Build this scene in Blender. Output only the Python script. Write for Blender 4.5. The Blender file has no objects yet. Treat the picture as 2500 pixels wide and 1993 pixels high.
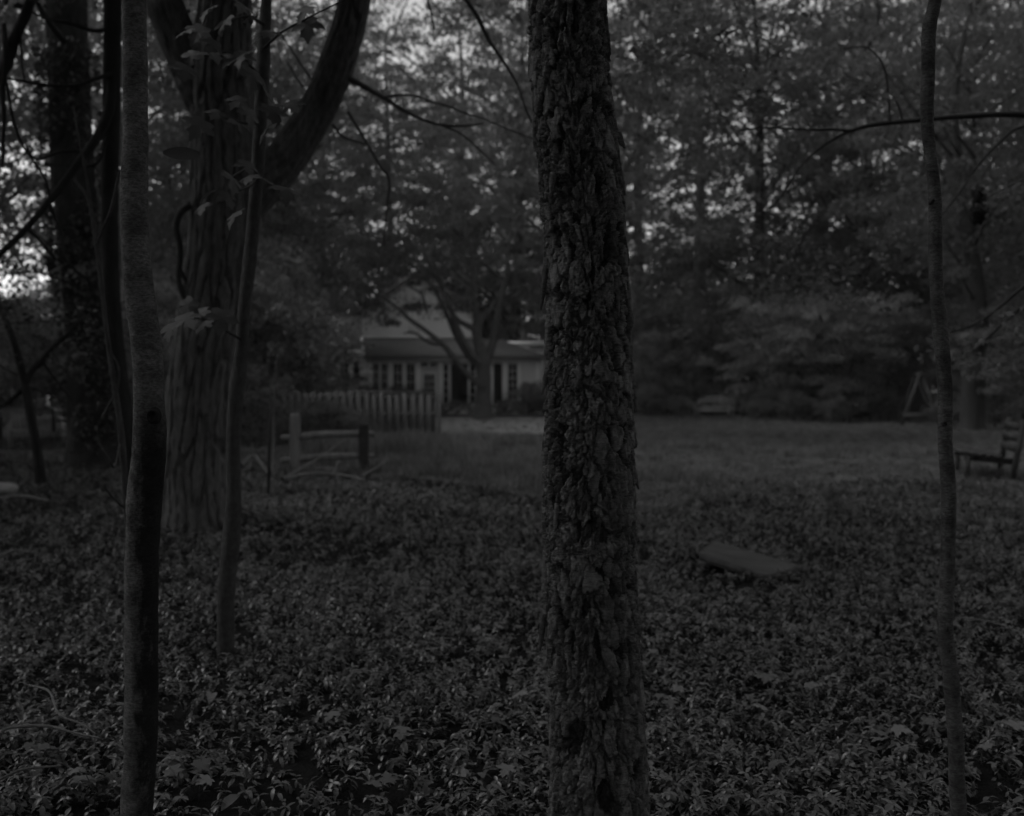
import bpy, math, random
import numpy as np
from mathutils import Vector, Matrix

R = math.radians
SC = bpy.context.scene
COL = SC.collection
rng = np.random.default_rng(11)
random.seed(5)

# ------------------------------------------------------------------ camera, sky, sun, exposure
FPX = 2400.0                       # focal length in pixels of the 2500 px wide photograph
HZ = 955.0                         # row of the horizon
PITCH = math.atan((996.5 - HZ) / FPX)
CAMZ = 1.45
cam_d = bpy.data.cameras.new('camera')
cam = bpy.data.objects.new('camera', cam_d)
COL.objects.link(cam)
cam.location = (0, 0, CAMZ)
cam.rotation_euler = (R(90) - PITCH, 0, 0)
cam_d.sensor_width = 36
cam_d.sensor_fit = 'HORIZONTAL'
cam_d.lens = 36 * FPX / 2500
cam_d.clip_end = 3000
cam_d.dof.use_dof = True
cam_d.dof.focus_distance = 2.9
cam_d.dof.aperture_fstop = 2.6
SC.camera = cam

SUN_EL, SUN_AZ = R(52), R(-84)    # azimuth from +Y, clockwise seen from above: veiled sun high at the left
world = bpy.data.worlds.new('World')
SC.world = world
world.use_nodes = True
nt = world.node_tree
nt.nodes.clear()
sky = nt.nodes.new('ShaderNodeTexSky')
sky.sky_type = 'NISHITA'
sky.sun_disc = False
sky.sun_elevation = SUN_EL
sky.sun_rotation = SUN_AZ
sky.dust_density = 1.0
bw = nt.nodes.new('ShaderNodeRGBToBW')          # black and white photograph
bg = nt.nodes.new('ShaderNodeBackground')
bg.inputs['Strength'].default_value = 0.13
wo = nt.nodes.new('ShaderNodeOutputWorld')
nt.links.new(sky.outputs[0], bw.inputs[0])
nt.links.new(bw.outputs[0], bg.inputs['Color'])
nt.links.new(bg.outputs[0], wo.inputs['Surface'])

sun_d = bpy.data.lights.new('sun', 'SUN')
sun_d.energy = 0.5
sun_d.angle = R(22)
sun = bpy.data.objects.new('sun', sun_d)
COL.objects.link(sun)
sdir = Vector((math.sin(SUN_AZ) * math.cos(SUN_EL), math.cos(SUN_AZ) * math.cos(SUN_EL), math.sin(SUN_EL)))
sun.rotation_euler = sdir.to_track_quat('Z', 'Y').to_euler()
sun.location = sdir * 60

SC.view_settings.view_transform = 'Standard'
SC.view_settings.look = 'None'
SC.view_settings.gamma = 1
SC.view_settings.exposure = 0.85
SC.render.engine = 'CYCLES'
SC.cycles.use_denoising = True
SC.cycles.use_adaptive_sampling = True
SC.cycles.adaptive_threshold = 0.02
SC.cycles.max_bounces = 4
SC.cycles.diffuse_bounces = 1
SC.cycles.glossy_bounces = 2
SC.cycles.transmission_bounces = 3
SC.cycles.transparent_max_bounces = 4
SC.cycles.caustics_reflective = False
SC.cycles.caustics_refractive = False

# ------------------------------------------------------------------ helpers: picture to place, tagging, meshes
def ray(px, py):
    u = (px - 1250) / FPX
    v = (996.5 - py) / FPX
    c, s = math.cos(PITCH), math.sin(PITCH)
    return np.array([u, c + v * s, -s + v * c])

def at(px, py, Y):
    d = ray(px, py)
    return np.array([0, 0, CAMZ]) + d * (Y / d[1])

def gz(x, y):
    x = np.asarray(x, float); y = np.asarray(y, float)
    z = 0.03 * np.sin(x * 1.1 + 0.6) * np.cos(y * 0.7 + 0.3) + 0.018 * np.sin(x * 2.7 + y * 1.9)
    z = z * np.clip((60 - y) / 30, 0, 1)
    z = z + 0.28 * np.exp(-(((x + 9.5) / 3.5) ** 2 + ((y - 17) / 4.5) ** 2))
    t = np.clip((y - 28) / 22, 0, 1)
    z = z + 0.2 * t * t * (3 - 2 * t)
    return z

def gp(px, py):
    d = ray(px, py)
    z = 0.0
    for _ in range(12):
        t = (z - CAMZ) / d[2]
        p = np.array([0, 0, CAMZ]) + d * t
        z = float(gz(p[0], p[1]))
    return p

def gx(px, Y):
    x = (px - 1250) / FPX * Y
    return np.array([x, Y, float(gz(x, Y))])

def tag(o, label=None, cat=None, group=None, kind=None):
    if label: o['label'] = label
    if cat: o['category'] = cat
    if group: o['group'] = group
    if kind: o['kind'] = kind
    return o

def empty(name, loc=(0, 0, 0), rz=0):
    o = bpy.data.objects.new(name, None)
    o.location = Vector([float(a) for a in loc])
    o.rotation_euler = (0, 0, rz)
    o.empty_display_size = 0.2
    COL.objects.link(o)
    return o

def raw_mesh(name, verts, faces, mat=None, smooth=False, tone=None):
    me = bpy.data.meshes.new(name)
    verts = np.asarray(verts, dtype=np.float32)
    me.vertices.add(len(verts))
    me.vertices.foreach_set('co', verts.ravel())
    if isinstance(faces, np.ndarray):
        n, k = faces.shape
        me.loops.add(n * k)
        me.loops.foreach_set('vertex_index', faces.astype(np.int32).ravel())
        me.polygons.add(n)
        me.polygons.foreach_set('loop_start', np.arange(0, n * k, k, dtype=np.int32))
        me.polygons.foreach_set('loop_total', np.full(n, k, dtype=np.int32))
    else:
        tot = [len(f) for f in faces]
        me.loops.add(sum(tot))
        me.loops.foreach_set('vertex_index', np.array([i for f in faces for i in f], dtype=np.int32))
        me.polygons.add(len(faces))
        me.polygons.foreach_set('loop_start', np.array(np.concatenate([[0], np.cumsum(tot)[:-1]]), dtype=np.int32))
        me.polygons.foreach_set('loop_total', np.array(tot, dtype=np.int32))
    if smooth:
        me.polygons.foreach_set('use_smooth', np.ones(len(me.polygons), dtype=bool))
    me.update(calc_edges=True)
    if tone is not None:
        a = me.attributes.new('tone', 'FLOAT', 'POINT')
        a.data.foreach_set('value', np.asarray(tone, dtype=np.float32))
    if mat: me.materials.append(mat)
    return me

def link(name, me, parent=None, loc=None, rot=None, scl=None):
    o = bpy.data.objects.new(name, me)
    COL.objects.link(o)
    if parent is not None: o.parent = parent
    if loc is not None: o.location = Vector([float(a) for a in loc])
    if rot is not None: o.rotation_euler = rot
    if scl is not None: o.scale = (scl, scl, scl) if np.isscalar(scl) else scl
    return o

class MB:
    """collects vertices and faces of one mesh"""
    def __init__(self): self.v = []; self.f = []
    def add(self, vs, fs):
        b = len(self.v)
        self.v += [tuple(float(c) for c in q) for q in vs]
        self.f += [tuple(i + b for i in q) for q in fs]
        return self
    def box(self, a, b, bev=0.0):
        (x0, y0, z0), (x1, y1, z1) = a, b
        if x0 > x1: x0, x1 = x1, x0
        if y0 > y1: y0, y1 = y1, y0
        if z0 > z1: z0, z1 = z1, z0
        v = [(x0, y0, z0), (x1, y0, z0), (x1, y1, z0), (x0, y1, z0), (x0, y0, z1), (x1, y0, z1), (x1, y1, z1), (x0, y1, z1)]
        return self.add(v, [(0, 3, 2, 1), (4, 5, 6, 7), (0, 1, 5, 4), (1, 2, 6, 5), (2, 3, 7, 6), (3, 0, 4, 7)])
    def bar(self, p, q, w, t, up=(0, 0, 1)):
        """rectangular bar from p to q, w wide across, t thick along up"""
        p = Vector(p); q = Vector(q); d = (q - p).normalized()
        s = d.cross(Vector(up))
        if s.length < 1e-4: s = d.cross(Vector((1, 0, 0)))
        s.normalize(); n = s.cross(d).normalized()
        c = []
        for e in (p, q):
            for a, b in ((-1, -1), (1, -1), (1, 1), (-1, 1)):
                c.append(e + s * (a * w / 2) + n * (b * t / 2))
        return self.add(c, [(0, 1, 2, 3), (7, 6, 5, 4), (0, 4, 5, 1), (1, 5, 6, 2), (2, 6, 7, 3), (3, 7, 4, 0)])
    def build(self, name, mat, parent=None, loc=None, rot=None, smooth=False):
        return link(name, raw_mesh(name, self.v, self.f, mat, smooth), parent, loc, rot)

def hash1(*k):
    a = np.zeros(np.broadcast(*k).shape)
    for i, q in enumerate(k):
        a = a + np.asarray(q, float) * (12.9898, 78.233, 37.719, 93.989)[i]
    s = np.sin(a) * 43758.5453
    return s - np.floor(s)

def vnoise(u, v, pu=None, seed=0):
    iu = np.floor(u); iv = np.floor(v); fu = u - iu; fv = v - iv
    fu = fu * fu * (3 - 2 * fu); fv = fv * fv * (3 - 2 * fv)
    def h(a, b):
        if pu: a = np.mod(a, pu)
        return hash1(a, b, np.full_like(a, seed))
    return (h(iu, iv) * (1 - fu) + h(iu + 1, iv) * fu) * (1 - fv) + (h(iu, iv + 1) * (1 - fu) + h(iu + 1, iv + 1) * fu) * fv

def fbm(u, v, pu=None, seed=0, n=4):
    t = 0; a = 0.5
    for i in range(n):
        t = t + a * vnoise(u * 2 ** i, v * 2 ** i, pu * 2 ** i if pu else None, seed + i * 7)
        a *= 0.5
    return t

def cells(u, v, nu, seed=0, jit=0.85):
    """cellular noise, periodic in u: distances to the two nearest seeds, id and offset of the nearest"""
    iu = np.floor(u); iv = np.floor(v)
    f1 = np.full(u.shape, 9.0); f2 = np.full(u.shape, 9.0)
    idn = np.zeros(u.shape); ox = np.zeros(u.shape); oy = np.zeros(u.shape)
    for a in (-1, 0, 1):
        for b in (-1, 0, 1):
            cu = iu + a; cv = iv + b; m = np.mod(cu, nu)
            su = cu + 0.5 + jit * (hash1(m, cv, np.full_like(m, seed)) - 0.5)
            sv = cv + 0.5 + jit * (hash1(m, cv, np.full_like(m, seed + 3.3)) - 0.5)
            dx = u - su; dy = v - sv; d = np.sqrt(dx * dx + dy * dy)
            near = d < f1
            f2 = np.where(near, f1, np.minimum(f2, d))
            f1n = np.where(near, d, f1)
            idn = np.where(near, hash1(m, cv, np.full_like(m, seed + 8.1)), idn)
            ox = np.where(near, dx, ox); oy = np.where(near, dy, oy)
            f1 = f1n
    return f1, f2, idn, ox, oy

def sstep(a, b, x):
    t = np.clip((x - a) / (b - a), 0, 1)
    return t * t * (3 - 2 * t)

def spline(pts, n):
    """Catmull-Rom through pts (k, m), n samples, roughly even by arc length"""
    P = np.asarray(pts, float)
    if len(P) == 2:
        t = np.linspace(0, 1, n)[:, None]
        return P[0] * (1 - t) + P[1] * t
    E = np.vstack([2 * P[0] - P[1], P, 2 * P[-1] - P[-2]])
    out = []
    m = 16
    for i in range(len(P) - 1):
        p0, p1, p2, p3 = E[i:i + 4]
        t = np.linspace(0, 1, m, endpoint=False)[:, None]
        out.append(0.5 * (2 * p1 + (p2 - p0) * t + (2 * p0 - 5 * p1 + 4 * p2 - p3) * t ** 2 + (3 * p1 - p0 - 3 * p2 + p3) * t ** 3))
    out = np.vstack(out + [P[-1:]])
    L = np.concatenate([[0], np.cumsum(np.linalg.norm(np.diff(out[:, :3], axis=0), axis=1))])
    s = np.linspace(0, L[-1], n)
    return np.stack([np.interp(s, L, out[:, k]) for k in range(P.shape[1])], 1)

def tube_arrays(pts, nth, nz, disp=None):
    """pts rows: x y z radius.  disp(theta, s, r) -> radial offset.  returns verts, quads, s"""
    C = spline(pts, nz)
    P, rad = C[:, :3], C[:, 3]
    T = np.gradient(P, axis=0)
    T /= np.linalg.norm(T, axis=1)[:, None]
    s = np.concatenate([[0], np.cumsum(np.linalg.norm(np.diff(P, axis=0), axis=1))])
    n = np.array([1.0, 0, 0]) if abs(T[0][0]) < 0.9 else np.array([0, 0, 1.0])
    N = np.zeros_like(P)
    for i in range(nz):
        n = n - T[i] * n.dot(T[i]); n /= np.linalg.norm(n); N[i] = n
    B = np.cross(T, N)
    th = np.linspace(0, 2 * math.pi, nth, endpoint=False)
    TH, S = np.meshgrid(th, s)
    rr = np.repeat(rad[:, None], nth, 1)
    if disp is not None: rr = rr + disp(TH, S, rr)
    V = P[:, None, :] + rr[..., None] * (np.cos(TH)[..., None] * N[:, None, :] + np.sin(TH)[..., None] * B[:, None, :])
    i, j = np.meshgrid(np.arange(nz - 1), np.arange(nth), indexing='ij')
    j2 = (j + 1) % nth
    F = np.stack([i * nth + j, i * nth + j2, (i + 1) * nth + j2, (i + 1) * nth + j], -1).reshape(-1, 4)
    return V.reshape(-1, 3), F

def join(parts):
    vs, fs, b = [], [], 0
    for v, f in parts:
        vs.append(v); fs.append(f + b); b += len(v)
    return np.vstack(vs), np.vstack(fs)

# ------------------------------------------------------------------ materials (greys only: black and white photograph)
def new_mat(name):
    m = bpy.data.materials.new(name); m.use_nodes = True
    t = m.node_tree; t.nodes.clear()
    o = t.nodes.new('ShaderNodeOutputMaterial')
    return m, t, o

def nmath(t, op, a, b=None, c=None):
    n = t.nodes.new('ShaderNodeMath'); n.operation = op
    for i, q in enumerate((a, b, c)):
        if q is None: continue
        if isinstance(q, (int, float)): n.inputs[i].default_value = q
        else: t.links.new(q, n.inputs[i])
    return n.outputs[0]

def nnoise(t, vec, scale, detail=4, rough=0.55, dist=0.0):
    n = t.nodes.new('ShaderNodeTexNoise'); n.inputs['Scale'].default_value = scale
    n.inputs['Detail'].default_value = detail; n.inputs['Roughness'].default_value = rough
    n.inputs['Distortion'].default_value = dist
    t.links.new(vec, n.inputs['Vector'])
    return n.outputs['Fac']

def nmap(t, scale=(1, 1, 1), kind='Object'):
    tc = t.nodes.new('ShaderNodeTexCoord'); mp = t.nodes.new('ShaderNodeMapping')
    mp.inputs['Scale'].default_value = scale
    t.links.new(tc.outputs[kind], mp.inputs['Vector'])
    return mp.outputs['Vector']

def nrange(t, x, a, b, c, d):
    n = t.nodes.new('ShaderNodeMapRange'); n.clamp = True
    t.links.new(x, n.inputs['Value'])
    for k, q in zip(('From Min', 'From Max', 'To Min', 'To Max'), (a, b, c, d)): n.inputs[k].default_value = q
    return n.outputs['Result']

def surface(name, lo, hi, rough=0.8, scale=(6, 6, 6), ns=1.0, bump=0.3, bscale=4.0, spec=0.2, bdist=0.01):
    """plain weathered surface: tone wanders between lo and hi, fine relief from a second noise"""
    m, t, o = new_mat(name)
    v = nmap(t, scale)
    f = nnoise(t, v, ns, 5, 0.6)
    val = nrange(t, f, 0.3, 0.7, lo, hi)
    p = t.nodes.new('ShaderNodeBsdfPrincipled')
    cb = t.nodes.new('ShaderNodeCombineColor')
    for k in range(3): t.links.new(val, cb.inputs[k])
    t.links.new(cb.outputs[0], p.inputs['Base Color'])
    p.inputs['Roughness'].default_value = rough
    p.inputs['Specular IOR Level'].default_value = spec
    if bump:
        b = t.nodes.new('ShaderNodeBump'); b.inputs['Strength'].default_value = bump; b.inputs['Distance'].default_value = bdist
        t.links.new(nnoise(t, v, ns * bscale, 5, 0.65), b.inputs['Height'])
        t.links.new(b.outputs[0], p.inputs['Normal'])
    t.links.new(p.outputs[0], o.inputs['Surface'])
    return m

def leaf_mat(name, base, trans=0.35, rough=0.45, spec=0.35, per='tone', var=0.5):
    m, t, o = new_mat(name)
    if per == 'tone':
        a = t.nodes.new('ShaderNodeAttribute'); a.attribute_name = 'tone'; f = a.outputs['Fac']
    else:
        a = t.nodes.new('ShaderNodeObjectInfo'); f = a.outputs['Random']
    v = nrange(t, f, 0, 1, base * (1 - var), base * (1 + var))
    cb = t.nodes.new('ShaderNodeCombineColor')
    for k in range(3): t.links.new(v, cb.inputs[k])
    p = t.nodes.new('ShaderNodeBsdfPrincipled')
    t.links.new(cb.outputs[0], p.inputs['Base Color'])
    p.inputs['Roughness'].default_value = rough
    p.inputs['Specular IOR Level'].default_value = spec
    tr = t.nodes.new('ShaderNodeBsdfTranslucent'); t.links.new(cb.outputs[0], tr.inputs['Color'])
    mx = t.nodes.new('ShaderNodeMixShader'); mx.inputs[0].default_value = trans
    t.links.new(p.outputs[0], mx.inputs[1]); t.links.new(tr.outputs[0], mx.inputs[2])
    t.links.new(mx.outputs[0], o.inputs['Surface'])
    return m

def bark_mat(name, lo, hi, vscale=(1, 1, 1), ns=20, streak=0.0, bump=0.5, bdist=0.004, dark_patch=None, band=0.0, plates=False):
    """bark: blotchy tone, optional horizontal lenticel streaks and a ragged patch, darker low down on one side"""
    m, t, o = new_mat(name)
    v = nmap(t, vscale)
    f = nnoise(t, v, ns, 6, 0.7)
    val = nrange(t, f, 0.32, 0.68, lo, hi)
    h = nnoise(t, v, ns * 3, 6, 0.7)
    if streak:
        vs = nmap(t, (34, 34, 330))
        s = nnoise(t, vs, 1.3, 3, 0.6, 0.6)
        sm = nrange(t, s, 0.5, 0.66, 1.0, 1.0 - streak)
        val = nmath(t, 'MULTIPLY', val, sm)
        h = nmath(t, 'ADD', h, nmath(t, 'MULTIPLY', sm, 0.8))
    if plates:
        at_ = t.nodes.new('ShaderNodeAttribute'); at_.attribute_name = 'tone'
        val = nmath(t, 'MULTIPLY', val, nrange(t, at_.outputs['Fac'], 0, 1, 0.15, 1.5))
    if band:
        vb = nmap(t, (9, 9, 15))
        bn = nnoise(t, vb, 1.0, 4, 0.6)
        val = nmath(t, 'MULTIPLY', val, nrange(t, bn, 0.42, 0.62, 1.0, 1.0 - band))
    if dark_patch:  # darkens bark below a height and beyond an x, edges broken by noise
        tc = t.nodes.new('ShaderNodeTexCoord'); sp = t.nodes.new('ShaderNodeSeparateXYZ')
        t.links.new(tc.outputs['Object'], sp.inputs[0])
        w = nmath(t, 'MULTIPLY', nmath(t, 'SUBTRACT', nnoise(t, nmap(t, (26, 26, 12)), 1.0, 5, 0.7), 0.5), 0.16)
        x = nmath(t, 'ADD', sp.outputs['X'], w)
        fx = nrange(t, x, dark_patch[0] - 0.022, dark_patch[0] + 0.022, 0, 1)
        fz = nrange(t, nmath(t, 'ADD', sp.outputs['Z'], w), dark_patch[1] - 0.08, dark_patch[1] + 0.08, 1, 0)
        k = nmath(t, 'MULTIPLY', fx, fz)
        val = nmath(t, 'MULTIPLY', val, nmath(t, 'SUBTRACT', 1.0, nmath(t, 'MULTIPLY', k, dark_patch[2])))
    cb = t.nodes.new('ShaderNodeCombineColor')
    for k in range(3): t.links.new(val, cb.inputs[k])
    p = t.nodes.new('ShaderNodeBsdfPrincipled')
    t.links.new(cb.outputs[0], p.inputs['Base Color'])
    p.inputs['Roughness'].default_value = 0.85
    p.inputs['Specular IOR Level'].default_value = 0.15
    b = t.nodes.new('ShaderNodeBump'); b.inputs['Strength'].default_value = bump; b.inputs['Distance'].default_value = bdist
    t.links.new(h, b.inputs['Height']); t.links.new(b.outputs[0], p.inputs['Normal'])
    t.links.new(p.outputs[0], o.inputs['Surface'])
    return m

M = {}
M['soil'] = surface('soil', 0.006, 0.016, 0.95, (1, 1, 1), 6.0, 0.8, 6.0, 0.05, 0.03)
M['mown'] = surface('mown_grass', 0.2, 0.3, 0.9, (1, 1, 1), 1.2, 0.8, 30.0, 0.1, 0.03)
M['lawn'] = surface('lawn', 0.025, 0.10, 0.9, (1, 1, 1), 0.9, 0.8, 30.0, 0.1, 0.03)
M['bed'] = surface('bed_soil', 0.03, 0.06, 0.95, (1, 1, 1), 6.0, 0.8, 6.0, 0.05, 0.03)
M['cherry'] = bark_mat('cherry_bark', 0.055, 0.135, (1, 1, 1), 55, 0.5, 0.7, 0.003, plates=True)
M['young'] = bark_mat('young_bark', 0.035, 0.125, (1, 1, 1.5), 75, 0.5, 0.6, 0.002, None, 0.5)
M['young_dark_patch'] = bark_mat('young_bark_dark_patch', 0.045, 0.17, (1, 1, 1.7), 70, 0.5, 0.6, 0.002, (0.028, 1.37, 0.86), 0.45)
M['sapling'] = bark_mat('sapling_bark', 0.028, 0.065, (1, 1, 0.6), 50, 0.0, 0.5, 0.002, None, 0.2)
M['maple'] = bark_mat('maple_bark', 0.035, 0.12, (1, 1, 0.25), 26, 0.0, 0.7, 0.01)
M['dark_bark'] = bark_mat('dark_bark', 0.008, 0.022, (1, 1, 0.4), 12, 0.0, 0.7, 0.015)
M['grey_bark'] = bark_mat('grey_bark', 0.06, 0.12, (1, 1, 0.3), 10, 0.0, 0.7, 0.015)
M['twig'] = bark_mat('twig_bark', 0.02, 0.045, (1, 1, 1), 40, 0.0, 0.4, 0.002)
M['dead_wood'] = bark_mat('dead_wood', 0.07, 0.14, (1, 1, 1), 30, 0.0, 0.5, 0.002)
M['leaf'] = leaf_mat('tree_leaf', 0.105, 0.5, var=0.35)
M['leaf_pale'] = leaf_mat('pale_leaf', 0.18, 0.5, var=0.4)
M['leaf_dark'] = leaf_mat('dark_leaf', 0.035, 0.35)
M['leaf_maple'] = leaf_mat('maple_leaf', 0.05, 0.3, 0.6, 0.2, 'random', 0.3)
M['leaf_fallen'] = leaf_mat('fallen_leaf', 0.13, 0.2, 0.7, 0.15, 'random', 0.3)
M['vinca'] = leaf_mat('vinca_leaf', 0.06, 0.12, 0.36, 0.6, 'random', 0.7)
M['grass'] = leaf_mat('grass_blade', 0.12, 0.35, 0.5, 0.3, 'random', 0.55)
M['white'] = surface('white_paint', 0.76, 0.84, 0.6, (3, 3, 3), 1.0, 0.1, 8.0, 0.3)
M['siding'] = surface('pale_siding', 0.72, 0.8, 0.7, (2, 2, 2), 1.0, 0.1, 8.0, 0.2)
M['porch'] = surface('porch_paint', 0.6, 0.7, 0.7, (2, 2, 2), 1.0, 0.1, 8.0, 0.2)
M['shingle'] = surface('roof_shingle', 0.12, 0.19, 0.9, (3, 3, 9), 2.0, 0.6, 6.0, 0.1)
M['glass'] = surface('dark_window_glass', 0.008, 0.012, 0.08, (1, 1, 1), 1.0, 0, 1.0, 0.5)
M['screen'] = surface('dark_screen', 0.012, 0.02, 0.7, (1, 1, 1), 1.0, 0, 1.0, 0.1)
M['board'] = surface('fence_board', 0.09, 0.17, 0.85, (14, 14, 1.2), 1.0, 0.5, 4.0, 0.1)
M['post'] = surface('weathered_post', 0.12, 0.2, 0.85, (16, 16, 2), 1.0, 0.6, 4.0, 0.1)
M['timber'] = surface('grey_timber', 0.04, 0.095, 0.85, (3, 16, 10), 1.0, 0.8, 4.0, 0.12, 0.008)
M['iron'] = surface('dark_iron', 0.012, 0.03, 0.7, (30, 30, 10), 1.0, 0.3, 4.0, 0.3)
M['bench_dark'] = surface('dark_bench_wood', 0.02, 0.05, 0.8, (4, 14, 14), 1.0, 0.5, 4.0, 0.15)
M['bench_pale'] = surface('pale_bench_wood', 0.12, 0.2, 0.8, (4, 10, 10), 1.0, 0.4, 4.0, 0.15)
M['swing'] = surface('swing_timber', 0.03, 0.07, 0.85, (5, 5, 2), 1.0, 0.4, 4.0, 0.15)
M['chair'] = surface('dull_chair_paint', 0.14, 0.24, 0.7, (3, 3, 3), 1.0, 0.1, 8.0, 0.2)
M['stone'] = surface('pale_stone', 0.16, 0.3, 0.9, (6, 6, 6), 1.0, 0.6, 3.0, 0.15, 0.02)

# ------------------------------------------------------------------ ground, lawn, garden bed
def sheet(xs, ys, dz):
    X, Y = np.meshgrid(xs, ys)
    Z = gz(X, Y) + dz
    V = np.stack([X, Y, Z], -1).reshape(-1, 3)
    nx, ny = len(xs), len(ys)
    i, j = np.meshgrid(np.arange(ny - 1), np.arange(nx - 1), indexing='ij')
    F = np.stack([i * nx + j, i * nx + j + 1, (i + 1) * nx + j + 1, (i + 1) * nx + j], -1).reshape(-1, 4)
    return V, F

def spread(a, b, n, k):
    t = np.linspace(-1, 1, n)
    s = np.sinh(t * k) / math.sinh(k)
    return np.where(s < 0, -s * a, s * b)

gxs = spread(-600, 600, 161, 6.0)
gys = spread(-300, 900, 221, 6.0) + 10
V, F = sheet(gxs, gys, 0)
tag(link('ground', raw_mesh('ground', V, F, M['soil'], True)), 'dark woodland soil under the leaves', kind='structure')

EDGE = np.array([(-400, 22), (0, 22), (500, 20), (700, 17.5), (1000, 17), (1250, 14.5), (1550, 12.4), (1750, 14), (2000, 16), (2250, 17), (2500, 15.5), (2900, 14)])
def edge(px):
    return np.interp(px, EDGE[:, 0], EDGE[:, 1])

# lawn: a sheet from the edge of the groundcover to the garden bed, following the ground
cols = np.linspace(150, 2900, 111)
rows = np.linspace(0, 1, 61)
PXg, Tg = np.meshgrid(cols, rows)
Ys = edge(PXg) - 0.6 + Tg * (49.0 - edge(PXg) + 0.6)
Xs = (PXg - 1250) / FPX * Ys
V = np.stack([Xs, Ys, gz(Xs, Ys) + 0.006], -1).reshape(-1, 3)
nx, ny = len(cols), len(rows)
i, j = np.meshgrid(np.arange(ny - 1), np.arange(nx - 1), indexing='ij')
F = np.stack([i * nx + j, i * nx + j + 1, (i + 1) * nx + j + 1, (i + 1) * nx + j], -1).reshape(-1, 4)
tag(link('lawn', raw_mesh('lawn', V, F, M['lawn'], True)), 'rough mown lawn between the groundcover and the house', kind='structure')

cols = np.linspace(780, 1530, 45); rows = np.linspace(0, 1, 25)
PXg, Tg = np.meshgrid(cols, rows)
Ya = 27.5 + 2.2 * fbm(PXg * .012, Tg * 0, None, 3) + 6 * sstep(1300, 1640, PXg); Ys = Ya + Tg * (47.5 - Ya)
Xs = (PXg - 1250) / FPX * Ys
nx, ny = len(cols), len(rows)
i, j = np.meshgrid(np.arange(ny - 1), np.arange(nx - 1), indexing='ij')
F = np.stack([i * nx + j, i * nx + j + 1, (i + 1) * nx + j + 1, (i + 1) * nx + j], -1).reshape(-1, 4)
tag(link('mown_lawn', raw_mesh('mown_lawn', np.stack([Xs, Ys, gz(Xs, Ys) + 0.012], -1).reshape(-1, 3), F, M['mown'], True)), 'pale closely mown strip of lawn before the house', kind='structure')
V, F = sheet(np.linspace(-9.5, 4.5, 40), np.linspace(46.6, 51.6, 16), 0.05)
tag(link('garden_bed', raw_mesh('garden_bed', V, F, M['bed'], True)), 'dark soil bed along the front of the house', kind='structure')

# ------------------------------------------------------------------ house beyond the lawn
HY = 52.0
def hx(px, Y=HY): return float(at(px, 950, Y)[0])
def hz(py, Y=HY): return float(at(1250, py, Y)[2])

def cut_wall(mb, x0, x1, z0, z1, holes, y0, y1):
    """wall between planes y0 (front) and y1 with rectangular openings"""
    xs = sorted({x0, x1, *[q for h in holes for q in h[:2]]})
    zs = sorted({z0, z1, *[q for h in holes for q in h[2:4]]})
    nx, nz = len(xs) - 1, len(zs) - 1
    solid = [[not any(h[0] - 1e-6 <= (xs[i] + xs[i + 1]) / 2 <= h[1] + 1e-6 and h[2] <= (zs[k] + zs[k + 1]) / 2 <= h[3] for h in holes) for k in range(nz)] for i in range(nx)]
    S = lambda i, k: 0 <= i < nx and 0 <= k < nz and solid[i][k]
    for i in range(nx):
        for k in range(nz):
            if not solid[i][k]: continue
            a, b, c, d = xs[i], xs[i + 1], zs[k], zs[k + 1]
            mb.add([(a, y0, c), (b, y0, c), (b, y0, d), (a, y0, d)], [(0, 1, 2, 3)])
            mb.add([(a, y1, c), (b, y1, c), (b, y1, d), (a, y1, d)], [(3, 2, 1, 0)])
            if not S(i - 1, k): mb.add([(a, y0, c), (a, y0, d), (a, y1, d), (a, y1, c)], [(0, 1, 2, 3)])
            if not S(i + 1, k): mb.add([(b, y0, c), (b, y1, c), (b, y1, d), (b, y0, d)], [(0, 1, 2, 3)])
            if not S(i, k - 1): mb.add([(a, y0, c), (a, y1, c), (b, y1, c), (b, y0, c)], [(0, 1, 2, 3)])
            if not S(i, k + 1): mb.add([(a, y0, d), (b, y0, d), (b, y1, d), (a, y1, d)], [(0, 1, 2, 3)])

house = empty('house', (hx(1080), HY + 3, 0.2))
tag(house, 'pale clapboard house with gabled upper wall and long glazed porch beyond the lawn', 'house')
HO = Vector(house.location)
def hbuild(mb, name, mat, parent=None):
    o = mb.build(name, mat, None)
    if parent is None:
        for v in o.data.vertices: v.co -= HO
        o.parent = house
    else:
        for v in o.data.vertices: v.co -= HO
        o.parent = parent
    return o

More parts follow.
